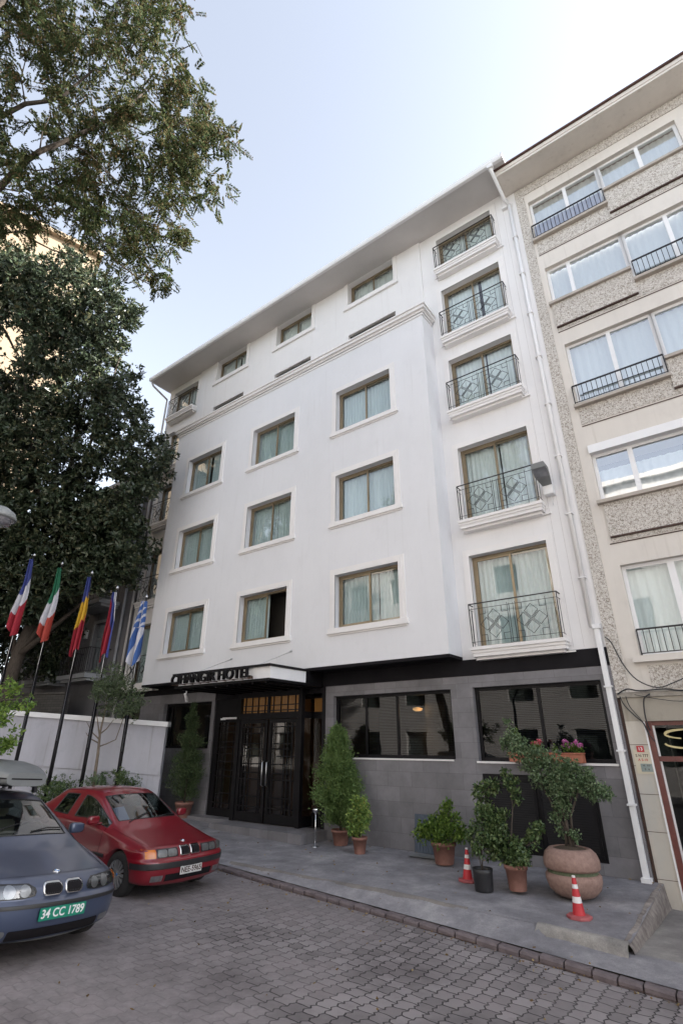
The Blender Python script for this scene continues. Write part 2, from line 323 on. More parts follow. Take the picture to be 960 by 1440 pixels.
# ------------------------------------------------------------------ ground, road, pavement
def paver():
    m, nt, b = nodes('pavers'); tc = N(nt, 'ShaderNodeTexCoord'); sp = N(nt, 'ShaderNodeSeparateXYZ'); cb = N(nt, 'ShaderNodeCombineXYZ')
    dn = N(nt, 'ShaderNodeTexNoise', Scale=2.6, Detail=4); L(nt, tc.outputs['Object'], dn.inputs['Vector'])
    dv = N(nt, 'ShaderNodeMixRGB', blend_type='LINEAR_LIGHT'); dv.inputs[0].default_value = 0.075; L(nt, tc.outputs['Object'], dv.inputs[1]); L(nt, dn.outputs['Color'], dv.inputs[2])
    L(nt, dv.outputs[0], sp.inputs[0])
    pp = N(nt, 'ShaderNodeMath', operation='PINGPONG'); pp.inputs[1].default_value = 0.0525; L(nt, sp.outputs[1], pp.inputs[0])
    ma = N(nt, 'ShaderNodeMath', operation='MULTIPLY_ADD'); ma.inputs[1].default_value = 0.55; L(nt, pp.outputs[0], ma.inputs[0]); L(nt, sp.outputs[0], ma.inputs[2])
    L(nt, sp.outputs[1], cb.inputs[0]); L(nt, ma.outputs[0], cb.inputs[1])
    br = N(nt, 'ShaderNodeTexBrick', Scale=1.0); br.inputs['Brick Width'].default_value = 0.21; br.inputs['Row Height'].default_value = 0.165
    br.inputs['Mortar Size'].default_value = 0.010; br.inputs['Mortar Smooth'].default_value = 0.5
    br.inputs['Color1'].default_value = (0.165,0.148,0.150,1); br.inputs['Color2'].default_value = (0.275,0.250,0.252,1); br.inputs['Mortar'].default_value = (0.030,0.026,0.028,1)
    L(nt, cb.outputs[0], br.inputs['Vector'])
    # where fine grit has filled the joints
    n = N(nt, 'ShaderNodeTexNoise', Scale=0.55, Detail=5, Roughness=0.6); L(nt, tc.outputs['Object'], n.inputs['Vector'])
    s2 = N(nt, 'ShaderNodeSeparateXYZ'); L(nt, tc.outputs['Object'], s2.inputs[0])
    d1 = N(nt, 'ShaderNodeMath', operation='MULTIPLY_ADD'); d1.inputs[1].default_value = -0.72; L(nt, s2.outputs[0], d1.inputs[0])   # -0.72x - y
    sb = N(nt, 'ShaderNodeMath', operation='MULTIPLY'); sb.inputs[1].default_value = -0.95; L(nt, s2.outputs[1], sb.inputs[0]); L(nt, sb.outputs[0], d1.inputs[2])
    mr = N(nt, 'ShaderNodeMapRange'); mr.inputs['From Min'].default_value = 8.6; mr.inputs['From Max'].default_value = 11.8; mr.inputs['To Max'].default_value = 0.46; L(nt, d1.outputs[0], mr.inputs['Value'])
    k1 = N(nt, 'ShaderNodeMapRange'); k1.inputs['From Min'].default_value = -4.35; k1.inputs['From Max'].default_value = -3.7; k1.inputs['To Max'].default_value = 0.35; L(nt, s2.outputs[1], k1.inputs['Value'])
    k2 = N(nt, 'ShaderNodeMapRange'); k2.inputs['From Min'].default_value = -4.5; k2.inputs['From Max'].default_value = -6.5; L(nt, s2.outputs[0], k2.inputs['Value'])
    k = N(nt, 'ShaderNodeMath', operation='MULTIPLY'); L(nt, k1.outputs[0], k.inputs[0]); L(nt, k2.outputs[0], k.inputs[1])
    a1 = N(nt, 'ShaderNodeMath', operation='ADD'); L(nt, mr.outputs[0], a1.inputs[0]); L(nt, n.outputs['Fac'], a1.inputs[1])
    a2 = N(nt, 'ShaderNodeMath', operation='ADD'); L(nt, a1.outputs[0], a2.inputs[0]); L(nt, k.outputs[0], a2.inputs[1])
    wr = ramp(nt, a2.outputs[0], [(0.55, (0,0,0)), (0.67, (.5,.5,.5)), (0.84, (.82,.82,.82))])
    fn = N(nt, 'ShaderNodeTexNoise', Scale=6, Detail=8, Roughness=0.75); L(nt, tc.outputs['Object'], fn.inputs['Vector'])
    fr = ramp(nt, fn.outputs['Fac'], [(0.3, (0.135,0.120,0.124)), (0.7, (0.255,0.230,0.234))])
    mx = N(nt, 'ShaderNodeMixRGB'); L(nt, wr.outputs[0], mx.inputs[0]); L(nt, br.outputs['Color'], mx.inputs[1]); L(nt, fr.outputs[0], mx.inputs[2])
    st = N(nt, 'ShaderNodeTexNoise', Scale=1.1, Detail=7, Roughness=0.7); L(nt, tc.outputs['Object'], st.inputs['Vector'])
    sr = ramp(nt, st.outputs['Fac'], [(0.30, (0.58,0.56,0.57)), (0.52, (1,1,1)), (0.75, (1.12,1.08,1.08))])
    m2 = N(nt, 'ShaderNodeMixRGB', blend_type='MULTIPLY'); m2.inputs[0].default_value = 1; L(nt, mx.outputs[0], m2.inputs[1]); L(nt, sr.outputs[0], m2.inputs[2])
    L(nt, m2.outputs[0], b.inputs['Base Color']); b.inputs['Roughness'].default_value = 0.78
    iv = N(nt, 'ShaderNodeMath', operation='SUBTRACT'); iv.inputs[0].default_value = 1; L(nt, br.outputs['Fac'], iv.inputs[1])
    mh = N(nt, 'ShaderNodeMixRGB'); L(nt, wr.outputs[0], mh.inputs[0]); L(nt, iv.outputs[0], mh.inputs[1]); mh.inputs[2].default_value = (0.95,0.95,0.95,1)
    ah = N(nt, 'ShaderNodeMath', operation='MULTIPLY_ADD'); ah.inputs[1].default_value = 0.35; L(nt, fn.outputs['Fac'], ah.inputs[0]); L(nt, mh.outputs[0], ah.inputs[2])
    bp = N(nt, 'ShaderNodeBump', Strength=0.7, Distance=0.012); L(nt, ah.outputs[0], bp.inputs['Height']); L(nt, bp.outputs[0], b.inputs['Normal'])
    return m
M['paver'] = paver()
def asphalt(name, c1, c2, pale):
    m, nt, b = nodes(name); co = coords(nt)
    a = N(nt, 'ShaderNodeTexNoise', Scale=1.5, Detail=9, Roughness=0.72); L(nt, co, a.inputs['Vector'])
    f = N(nt, 'ShaderNodeTexNoise', Scale=70, Detail=5, Roughness=0.8); L(nt, co, f.inputs['Vector'])
    mu = N(nt, 'ShaderNodeMath', operation='MULTIPLY_ADD'); mu.inputs[1].default_value = 0.4; L(nt, f.outputs['Fac'], mu.inputs[0]); L(nt, a.outputs['Fac'], mu.inputs[2])
    r = ramp(nt, mu.outputs[0], [(0.48, c1), (0.72, c2), (0.92, pale)]); L(nt, r.outputs[0], b.inputs['Base Color'])
    b.inputs['Roughness'].default_value = 0.85
    bp = N(nt, 'ShaderNodeBump', Strength=0.5, Distance=0.01); L(nt, mu.outputs[0], bp.inputs['Height']); L(nt, bp.outputs[0], b.inputs['Normal'])
M['asphalt'] = None; asphalt('pavement_asphalt', (0.115,0.111,0.122), (0.215,0.208,0.224), (0.36,0.35,0.355)); M['asphalt'] = MATS['pavement_asphalt']
asphalt('old_concrete', (0.13,0.12,0.12), (0.22,0.205,0.195), (0.34,0.32,0.29)); M['oldconc'] = MATS['old_concrete']
asphalt('ridge_concrete', (0.11,0.105,0.10), (0.25,0.235,0.22), (0.42,0.40,0.36)); M['ridge'] = MATS['ridge_concrete']
asphalt('rim_concrete', (0.10,0.092,0.09), (0.17,0.155,0.145), (0.25,0.23,0.20)); M['rimdark'] = MATS['rim_concrete']
M['kerbstone'] = noisy('kerb_stone', (0.10,0.08,0.085), (0.17,0.14,0.145), 7, 0.85, bump=0.5, bscale=40)
M['redwall'] = noisy('stained_side', (0.09,0.075,0.072), (0.30,0.265,0.24), 7, 0.9, bump=0.8, bscale=25, detail=10)
M['earth'] = noisy('earth', (0.06,0.05,0.035), (0.10,0.09,0.06), 0.6, 0.95, bump=0.3)

def jit(x, y, a=0.012, f=2.3):
    return a*(math.sin(f*x+1.7*y)+math.sin(2.1*f*y-1.3*x+2)+0.6*math.sin(5*x*f*0.7+0.4))/2.6
g = MB(); g.quad((-700,-700,-1.6),(700,-700,-1.6),(700,700,-1.6),(-700,700,-1.6)); tag(g.build('ground', 'earth'), kind='structure')
g = MB()
xs = np.arange(-46, 30.1, 0.5); ds = list(np.arange(-0.03, 10.6, 0.35))
g.grid([[(x, KY(x)-d, road_z(x,KY(x)-d)+jit(x,d,0.008,1.1)) for x in xs] for d in ds]); tag(g.build('road', 'paver'), kind='structure')
g = MB()   # the pavement on the camera's side
for x0 in np.arange(-46, 30, 2.0):
    for (ya, yb, dz) in ((-13.6, -13.75, 0.12), (-13.75, -17.0, 0.125)):
        z = lambda x, y: road_z(x, -13.6)+dz
        g.quad((x0,yb,z(x0,yb)), (x0+2,yb,z(x0+2,yb)), (x0+2,ya,z(x0+2,ya)), (x0,ya,z(x0,ya)))
    g.quad((x0,-13.6,road_z(x0,-13.6)-.1), (x0+2,-13.6,road_z(x0+2,-13.6)-.1), (x0+2,-13.6,road_z(x0+2,-13.6)+.12), (x0,-13.6,road_z(x0,-13.6)+.12))
tag(g.build('far_pavement', 'asphalt'), kind='structure')

def wall_z(x): return max(0.0, -0.032*(x+9.0))
def edge_z(x): return -0.02-0.026*max(0, min(1, (x+9)/7.1))*3.0 if x > -9 else -0.02-0.045*(x+9)
XE = -1.88
def walk_z(x, y):
    t = min(1, max(0, -y/3.0)); z = wall_z(x)*(1-t)+edge_z(x)*t
    return z+0.018*math.sin(x*0.9+y)*math.sin(0.7*y)+jit(x, y, 0.006, 2.2)
g = MB(); xs = list(np.arange(-19.5, XE, 0.22))+[XE]; ys = [0.35]+list(np.arange(0.0, -2.95, -0.2))+[-3.0]
g.grid([[(x, y, walk_z(x,y)) for x in xs] for y in ys]); tag(g.build('pavement', 'asphalt'), kind='structure')
# sloping shoulder between the pavement edge and the kerb stones
def sh_out(x): return kerb_z(x)+0.012
g = MB(); xs = list(np.arange(-19.5, 7.6, 0.16))
def sh_in(x):
    if x < -2.95:
        return walk_z(x,-2.96)+0.005
    return kerb_z(x)+0.055+jit(x,0,0.008,4)
g.grid([[(x, -2.96, sh_in(x)) for x in xs], [(x, -2.95*.5+(KY(x)+.12)*.5, (sh_in(x)*0.5+sh_out(x)*0.5)+jit(x,1,0.008,5)) for x in xs], [(x, KY(x)+.12, sh_out(x)) for x in xs]])
tag(g.build('pavement_shoulder', 'asphalt'), kind='structure')
# broken concrete ridge that rims the pavement
for nm_, xa_, xb_ in (('pavement_rim', -8.9, -3.95), ('pavement_broken_edge', -2.98, XE)):
  g = MB(); xs = list(np.arange(xa_, xb_+0.001, 0.035)); P = [[], [], [], [], []]
  for x in xs:
    big = x > -3.2; n1 = jit(x, 3, 0.03, 3.0)+RNG.uniform(-.005,.005); n2 = jit(x, 8, 0.02, 2.3)+RNG.uniform(-.004,.004)
    zt = walk_z(x,-2.9)+0.006; hh = 0.0 if big else 0.0
    wdt = 0.13+0.05*math.sin(x*5.3)+RNG.uniform(-.008,.008) if big else 0.04+0.022*math.sin(x*2.1)+0.015*math.sin(x*7)
    zb = sh_in(min(x, XE-.01))-0.05
    P[0].append((x, -2.97+wdt*0+n1*0.5+ (0.10 if big else 0.03), zt-0.012)); P[1].append((x, -2.99+n1*0.6, zt+0.008+n2*0.4)); P[2].append((x, -3.0-wdt*0.45+n1, zt-0.012+n2*0.7))
    P[3].append((x, -3.02-wdt*0.62+n2, (zt*0.45+zb*0.55))); P[4].append((x, -3.05-wdt*0.7, zb))
  g.grid(P, sm=True); tag(g.build(nm_, 'ridge' if xa_ > -4 else 'rimdark'), kind='structure')
# pavement's end wall and the lower pavement beyond it
def low_z(x, y):
    t = min(1, max(0, -y/3.0)); return (-0.33-0.02*(x+1.9))*(1-t)+(kerb_z(x)+0.055)*t+jit(x,y,0.008,2)
g = MB(); ys = list(np.arange(0.3, -3.06, -0.035))
g.grid([[(XE-0.07+jit(y,1,0.02,3), y, walk_z(XE,y)+0.012) for y in ys], [(XE-0.01+jit(y,2,0.02,3), y, walk_z(XE,y)+0.0+jit(y,4,0.02,5)) for y in ys], [(XE+0.03+jit(y,3,0.03,2.6)+RNG.uniform(-.002,.002), y, (walk_z(XE,y)+low_z(XE,y))/2) for y in ys], [(XE+0.05, y, low_z(XE,y)-0.05) for y in ys]], sm=True)
tag(g.build('pavement_end_wall', 'redwall'), kind='structure')
g = MB(); xs = list(np.arange(XE-0.02, 7.6, 0.2)); ys = [0.4]+list(np.arange(0, -3.01, -0.25))
g.grid([[(x, y, low_z(x,y)) for x in xs] for y in ys]); tag(g.build('lower_pavement', 'oldconc'), kind='structure')
# kerb stones, one row (setting)
g = MB(); x = -19.4
while x < 7.4:
    ln = random.uniform(0.24, 0.31); zt = kerb_z(x+ln/2)+random.uniform(-.008,.006); y0 = -3.345+random.uniform(-.012,.012); c = 0.02
    x0 = x+0.010; x1 = x+ln-0.010; yb = -3.205; s0 = 0.0235*ln
    a = [(x0,yb,zt+s0-.2),(x1,yb,zt-s0-.2),(x1,yb,zt-s0),(x0,yb,zt+s0)]
    prof = [(yb, 0), (yb, .0), (y0+c, 0.0), (y0, -c), (y0-0.006, -0.2)]
    rows = [[(x0+ (0.004 if k>2 else 0), yy, zt+s0+dz), (x1-(0.004 if k>2 else 0), yy, zt-s0+dz)] for k, (yy, dz) in enumerate(prof[1:])]
    g.grid(rows, sm=False)
    g.poly([(x0,yb,zt+s0-.2)]+[r[0] for r in rows]); g.poly(([(x1,yb,zt-s0-.2)]+[r[1] for r in rows])[::-1])
    x += ln
g.box(-19.4, 7.4, -3.335, -3.21, -2.0, -1.9)
g.v = [(v[0], v[1]+KY(v[0])+3.345, v[2]) for v in g.v]
ks = g.build('kerb', 'kerbstone'); tag(ks, kind='structure')
g = MB(); xs = np.arange(-19.5, 7.6, 0.5); g.grid([[(x, KY(x)+.14, kerb_z(x)-0.035) for x in xs], [(x, KY(x)-.01, kerb_z(x)-0.055) for x in xs]]); tag(g.build('kerb_bed', 'gap'), kind='structure')
# raised ground behind the white wall, on the left
g = MB(); g.grid([[(x, y, 0.75+(-15-x)*0.03 if (y > (x+14.2)*0.75-0.9) else -0.6) for x in np.arange(-46, -15.4, 0.6)] for y in np.arange(0.3, -14, -0.6)]); tag(g.build('garden_ground', 'earth'), kind='structure')
# ------------------------------------------------------------------ hotel
H = thing('hotel_building', 'white five storey hotel with projecting bay, grey stone ground floor and wide eave', 'building', (-10.4, 0, 0))
H.location = (0, 0, 0)
BAY = -0.66
cols_bay = [(-8.17,-6.21),(-11.84,-9.90),(-15.42,-13.50)]
rows_bay = [(4.79,6.21),(7.77,9.23),(10.76,12.22)]
cols_top = [(-8.15,-6.25),(-11.66,-9.85),(-15.22,-13.37)]
RC = (-4.62,-2.80); LC = (-18.22,-16.52)
frn = [(4.0,6.2),(7.03,9.2),(10.26,12.13),(12.84,14.86),(15.58,17.08)]
holes_bay = [(a,b,c,d) for (a,b) in cols_bay for (c,d) in rows_bay]
DEP = 0.24
m = MB()
# main wall, right strip / left strip / top storey
m.wall(-5.22, -2.02, 3.8, 17.5, [(RC[0],RC[1],c,d) for c,d in frn], 0, DEP)
m.wall(-18.63, -16.36, 3.8, 17.5, [(LC[0],LC[1],c,d) for c,d in frn], 0, DEP)
m.wall(-16.36, -5.22, 13.6, 17.5, [(a,b,16.42,17.45) for a,b in cols_top]+[(a,b,14.78,15.03,0.12) for a,b in cols_top], -0.05, DEP+0.05)
m.quad((-5.22,-0.05,13.6),(-5.22,0,13.6),(-5.22,0,17.5),(-5.22,-0.05,17.5)); m.quad((-16.36,0,13.6),(-16.36,-0.05,13.6),(-16.36,-0.05,17.5),(-16.36,0,17.5))
# side and back walls, inner dark lining
m.quad((-18.63,12,-0.5),(-18.63,0,-0.5),(-18.63,0,17.5),(-18.63,12,17.5)); m.quad((-2.02,0,-0.5),(-2.02,12,-0.5),(-2.02,12,17.5),(-2.02,0,17.5)); m.quad((-2.02,12,-0.5),(-18.63,12,-0.5),(-18.63,12,17.5),(-2.02,12,17.5))
m.quad((-18.63,0,3.8),(-2.02,0,3.8),(-2.02,0.3,3.8),(-18.63,0.3,3.8))
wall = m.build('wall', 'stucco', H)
m = MB()
m.wall(-16.37, -5.03, 3.87, 13.72, holes_bay, BAY, DEP)
m.quad((-5.03,BAY,3.87),(-5.03,0,3.87),(-5.03,0,13.72),(-5.03,BAY,13.72)); m.quad((-16.37,0,3.87),(-16.37,BAY,3.87),(-16.37,BAY,13.72),(-16.37,0,13.72))
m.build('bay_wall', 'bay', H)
m = MB(); m.box(-16.37, -5.03, BAY, 0.2, 3.80, 3.868); m.build('bay_soffit', 'blackmatt', H)
# cornice over the bay (stepped moulding)
m = MB()
for dz0, dz1, o in ((13.64,13.70,0.03),(13.73,13.80,0.06),(13.80,13.90,0.13),(13.90,13.95,0.17)):
    m.box(-16.37-o, -5.03+o, BAY-o, -0.052, dz0, dz1)
m.build('cornice', 'trim', H)
m = MB(); m.box(-16.52, -4.88, BAY-0.15, -0.055, 13.952, 13.97); m.build('cornice_flashing', 'gap', H)
# eave, gutter, roof
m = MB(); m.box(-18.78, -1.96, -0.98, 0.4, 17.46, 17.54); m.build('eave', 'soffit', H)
m = MB(); P = []
for (y, z) in ((-0.985,17.45),(-1.0,17.43),(-1.09,17.44),(-1.12,17.50),(-1.12,17.60),(-1.10,17.60),(-1.08,17.52),(-1.0,17.50),(-0.985,17.60)): P.append([(-18.80,y,z),(-1.93,y,z)])
m.grid(P, sm=False); m.box(-18.80, -18.78, -1.12, 0.4, 17.44, 17.6); m.box(-1.955, -1.93, -1.12, 0.4, 17.44, 17.6)
m.build('gutter', 'white', H)
m = MB(); m.grid([[(-18.78,-1.05,17.58),(-1.95,-1.05,17.58)],[(-18.78+6,6,20.4),(-1.95,6,20.4)],[(-18.78,12.6,17.5),(-1.95,12.6,17.5)]], sm=False)
m.quad((-18.78,-1.05,17.58),(-13.25,6,20.4),(-18.78,12.6,17.5),(-18.78,6,17.5)); m.box(-2.3,-1.95,-1.0,-0.4,17.6,17.75)
m.build('roof', 'roof', H)

def curtain(x0, x1, z0, z1, y, amp=0.035, per=0.115, seed=0, gathered=0.0):
    mb = MB(); rnd = random.Random(seed); n = max(8, int((x1-x0)/0.018)); ph = rnd.random()*6; P = [[], [], [], []]
    for i in range(n+1):
        x = x0+(x1-x0)*i/n; t = x/per*2*math.pi+ph+1.1*math.sin(x*5+ph)
        for k, (z, a) in enumerate(((z1, 0.55), (z1-0.12*(z1-z0), 0.9), (z0+0.3*(z1-z0), 1.0), (z0, 1.15))):
            P[k].append((x+0.006*math.sin(t*0.7+k), y+amp*a*math.sin(t+0.15*k), z))
    mb.grid(P); return mb
cs = [0]
def hotel_window(x0, x1, z0, z1, y, label=None, sur=True, mull=0.5, open_right=False, mat='bronze', cur='curtain', sillw=0.10, ycur=0.13, dark=None):
    """glazing set back in its opening; y = plane of the glass"""
    cs[0] += 1; f = 0.06; yb = y
    mb = MB(); xm = x0+(x1-x0)*mull
    mb.box(x0, x1, yb-0.02, yb+0.06, z1-f, z1); mb.box(x0, x1, yb-0.02, yb+0.06, z0, z0+f)
    mb.box(x0, x0+f, yb-0.02, yb+0.06, z0+f, z1-f); mb.box(x1-f, x1, yb-0.02, yb+0.06, z0+f, z1-f)
    # two sliding sashes
    for (a, b, yy) in ((x0+f, xm+0.035, yb-0.012), (xm-0.035, x1-f, yb+0.026)):
        g = 0.05
        if open_right and a > x0+f+0.1: continue
        mb.box(a, a+g, yy, yy+0.03, z0+f, z1-f); mb.box(b-g, b, yy, yy+0.03, z0+f, z1-f); mb.box(a+g, b-g, yy, yy+0.03, z0+f, z0+f+g); mb.box(a+g, b-g, yy, yy+0.03, z1-f-g, z1-f)
    mb.box(x0+f+0.015, x0+f+0.03, yb-0.03, yb-0.012, (z0+z1)/2-0.07, (z0+z1)/2+0.07)
    o = mb.build('window', mat, H)
    if label: o['label'] = label
    g = MB(); a, b = x0+f, x1-f
    if open_right: b = xm
    g.quad((a,yb+0.012,z0+f),(b,yb+0.012,z0+f),(b,yb+0.012,z1-f),(a,yb+0.012,z1-f)); g.build('pane', 'glass', o)
    rn = random.Random(cs[0]*7); gap = rn.choice([0.0, 0.0, 0.05, 0.10])
    xr = xm-0.02 if open_right else x1+0.05
    if gap and not open_right:
        xg = x0+(x1-x0)*rn.uniform(0.42, 0.6)
        c = curtain(x0-0.05, xg, z0-0.05, z1+0.02, yb+ycur+0.02, seed=cs[0]); c2 = curtain(xg+gap, xr, z0-0.05, z1+0.02, yb+ycur+0.02, seed=cs[0]+50)
        n0 = len(c.v); c.v += c2.v; c.f += [tuple(i+n0 for i in q) for q in c2.f]; c.m += c2.m; c.sm += c2.sm
    else: c = curtain(x0-0.05, xr, z0-0.05, z1+0.02, yb+ycur+0.02, seed=cs[0])
    c.build('curtain', cur, o)
    r = MB(); r.box(x0-0.3, x1+0.3, yb+0.85, yb+0.9, z0-0.2, z1+0.2); r.quad((x0-.3,yb+.075,z0-.12),(x1+.3,yb+.075,z0-.12),(x1+.3,yb+.85,z0-.12),(x0-.3,yb+.85,z0-.12)); r.quad((x0-.3,yb+.075,z1+.12),(x0-.3,yb+.85,z1+.12),(x1+.3,yb+.85,z1+.12),(x1+.3,yb+.075,z1+.12))
    r.build('room', 'room', o)
    return o
def surround(win, x0, x1, z0, z1, y, sill=True, w=0.17, wide=None):
    mb = MB()
    for (a, b, p) in ((0.0, w, 0.022), (0.0, w*0.62, 0.034)):
        ya = y-p
        mb.box(x0-b, x0-a-0.001, ya, y+0.004, z0-(0.0 if sill else b), z1+b); mb.box(x1+a+0.001, x1+b, ya, y+0.004, z0-(0.0 if sill else b), z1+b)
        mb.box(x0-a-0.002, x1+a+0.002, ya, y+0.004, z1+a+0.001, z1+b)
        if not sill: mb.box(x0-a-0.002, x1+a+0.002, ya, y+0.004, z0-b, z0-a-0.001)
    mb.build('surround', 'trim', win)
    if sill:
        s = MB(); s.box(x0-w-0.04, x1+w+0.04, y-0.055, y+0.003, z0-0.10, z0-0.002); s.box(x0-w-0.06, x1+w+0.06, y-0.075, y+0.0035, z0-0.145, z0-0.101); s.box(x0-w-0.02, x1+w+0.02, y-0.035, y+0.004, z0-0.185, z0-0.146)
        s.build('sill', 'trim', win)
for i, (a, b) in enumerate(cols_bay):
    for j, (c, d) in enumerate(rows_bay):
        o = hotel_window(a, b, c, d, BAY+DEP-0.06, open_right=(i == 1 and j == 0), label='window with its right sash slid open on a dark room' if (i == 1 and j == 0) else None)
        surround(o, a, b, c, d, BAY)
for (a, b) in cols_top:
    o = hotel_window(a, b, 16.42, 17.45, DEP-0.06, cur='curtain2'); 
    mb = MB(); w_ = 0.15
    for xa, xb, za, zb in ((a-w_,a-.001,16.27,17.452),(b+.001,b+w_,16.27,17.452),(a,b,16.27,16.418)): mb.box(xa,xb,-0.085,-0.047,za,zb)
    mb.box(a-w_-0.03,b+w_+0.03,-0.12,-0.0865+0.04,16.20,16.268); mb.build('surround','trim',o)
    v = MB(); v.box(a+0.01, b-0.01, 0.03, 0.06, 14.79, 14.86); v.box(a+0.3, b-0.2, 0.0, 0.03, 14.88, 14.93); v.box(a, b, 0.068, 0.072, 14.785, 15.03); v.build('vent_slot', 'blackmatt', H)
# french windows with ledge and railing
def diamond_rail(mb, x0, x1, zb, h, y, r=0.0045):
    """one wrought iron balcony front with two lattice fields"""
    t = 2*r
    B = lambda a, b, w=t: mb.bar(a, b, w)
    B((x0,y,zb+h),(x1,y,zb+h), 0.022)
    lo, hi = zb+0.10, zb+h-0.12
    B((x0,y,lo),(x1,y,lo)); B((x0,y,hi),(x1,y,hi)); W = x1-x0
    for s, xx in ((1, x0), (-1, x1)):
        B((xx,y,zb+h),(xx+s*0.02,y,zb+0.0), 0.018); B((xx+s*0.07,y,hi+0.03),(xx+s*0.07,y,zb))
        B((xx,y,zb+h),(xx,0.05,zb+h), 0.02)
        B((xx,y,lo),(xx,0.05,lo)); B((xx,y,hi),(xx,0.05,hi)); B((xx,y*0.5,hi),(xx,y*0.5,lo))
    mid = (x0+x1)/2
    for cx in (x0+W*0.29, x0+W*0.71):
        hw = W*0.165; cz = (lo+hi)/2; hh = (hi-lo)/2
        B((cx-hw,y,hi+0.05 if 1 else hi),(cx-hw,y,zb)); B((cx+hw,y,hi+0.05),(cx+hw,y,zb))
        dd = min(hw, hh)*0.44; q = min(hw, hh)*0.98
        for (ux, uz) in ((0,1),(0,-1),(1,0),(-1,0)):   # four small diamonds
            ox, oz = cx+ux*(q-dd), cz+uz*(q-dd); P = [(ox,y,oz+dd),(ox+dd,y,oz),(ox,y,oz-dd),(ox-dd,y,oz)]
            for k in range(4): B(P[k], P[(k+1) % 4])
        for s in (1, -1): B((cx-dd*1.05,y,cz-s*dd*1.05),(cx+dd*1.05,y,cz+s*dd*1.05))
        c = hw*0.42
        for sx in (1,-1):
            for sz in (1,-1):
                B((cx+sx*hw,y,cz+sz*(hh-c)),(cx+sx*(hw-c),y,cz+sz*(hh-c))); B((cx+sx*(hw-c),y,cz+sz*(hh-c)),(cx+sx*(hw-c),y,cz+sz*hh))
    B((mid-0.045,y,hi+0.03),(mid-0.045,y,zb+0.03)); B((mid+0.045,y,hi+0.03),(mid+0.045,y,zb+0.03)); B((mid-0.045,y,zb+0.03),(mid+0.045,y,zb+0.03))
    return mb
for col, (xa, xb) in enumerate((RC, LC)):
    for j, (c, d) in enumerate(frn):
        o = hotel_window(xa, xb, c, d, DEP-0.06, cur='curtain' if j < 1 else 'curtain2')
        o.name = 'french_window'
        mb = MB()
        for (b_, p) in ((0.16, 0.022), (0.10, 0.034)):
            mb.box(xa-b_, xa-.001, -p, 0.004, c-0.1, d+b_); mb.box(xb+.001, xb+b_, -p, 0.004, c-0.1, d+b_); mb.box(xa-.002, xb+.002, -p, 0.004, d+.001, d+b_)
        mb.build('surround', 'trim', o)
        s = MB(); lx0, lx1 = xa-0.07, xb+0.13; zt = c+0.02
        s.box(lx0, lx1, -0.31, 0.02, zt-0.07, zt); s.box(lx0+0.02, lx1-0.02, -0.28, 0.02, zt-0.13, zt-0.071); s.box(lx0+0.035, lx1-0.035, -0.26, 0.02, zt-0.21, zt-0.131); s.box(lx0+0.08, lx1-0.08, -0.18, 0.02, zt-0.27, zt-0.211); s.box(lx0+.01, lx1+0.09, -0.06, 0.02, zt-0.262, zt-0.232)
        s.build('ledge', 'trim', o)
        diamond_rail(MB(), xa-0.03, xb+0.09, zt, 0.93 if j else 0.95, -0.275).build('railing', 'iron', o)
# shallow vertical panel joints on the right strip
m = MB()
for x in (-2.62, -2.42): m.box(x-0.004, x+0.004, -0.003, 0.002, 3.85, 17.3)
m.build('wall_joint', 'soffit', H)
# dark band above the stone
m = MB(); m.box(-8.95, -2.03, -0.035, 0.02, 3.46, 3.798); m.box(-18.6, -13.3, -0.035, 0.02, 3.58, 3.798); m.box(-13.3,-8.95,-0.03,0.02,3.3,3.798); m.build('band', 'blackmatt', H)
# stone ground floor
SD = 0.22
m = MB()
m.wall(-8.95, -2.02, -0.5, 3.455, [(-8.70,-5.38,1.77,3.20,SD),(-4.86,-2.24,1.75,3.205,SD),(-4.82,-2.66,0.18,1.52,0.05)], -0.02, SD)
m.quad((-8.95,0.6,-.5),(-8.95,-0.02,-.5),(-8.95,-0.02,3.455),(-8.95,0.6,3.455)); m.quad((-2.02,-0.02,-.5),(-2.02,0.3,-.5),(-2.02,0.3,3.455),(-2.02,-0.02,3.455))
m.build('stone_facing', 'stone', H); m = MB()
m.wall(-18.6, -13.3, -0.5, 3.575, [(-15.85,-13.45,1.94,3.28,SD),(-18.5,-17.2,1.94,3.28,SD)], -0.02, SD); m.quad((-13.3,-0.02,-.5),(-13.3,0.6,-.5),(-13.3,0.6,3.575),(-13.3,-0.02,3.575))
m.build('stone_facing', 'stone', H)
m = MB(); m.box(-8.66,-5.42,-0.045,-0.021,1.735,1.768); m.box(-4.9,-2.2,-0.05,-0.021,1.71,1.748); m.build('stone_sill', 'trim', H)
def shop_window(x0, x1, z0, z1, parts, warm=False):
    y = SD-0.08; f = 0.07; mb = MB()
    mb.box(x0,x1,y-0.03,y+0.05,z1-f,z1); mb.box(x0,x1,y-0.03,y+0.05,z0,z0+f); mb.box(x0,x0+f,y-0.03,y+0.05,z0+f,z1-f); mb.box(x1-f,x1,y-0.03,y+0.05,z0+f,z1-f)
    for p in parts: mb.box(x0+(x1-x0)*p-0.03,x0+(x1-x0)*p+0.03,y-0.02,y+0.045,z0+f,z1-f)
    o = mb.build('shop_window', 'black', H)
    g = MB(); g.quad((x0+f,y,z0+f),(x1-f,y,z0+f),(x1-f,y,z1-f),(x0+f,y,z1-f)); g.build('pane', 'glassbig', o)
    b = MB(); z = z0+f+0.01
    while z < z1-f: b.quad((x0+f,y+0.085,z),(x1-f,y+0.085,z),(x1-f,y+0.105,z+0.012),(x0+f,y+0.105,z+0.012)); z += 0.034
    b.build('blind', 'blind', o)
    return o
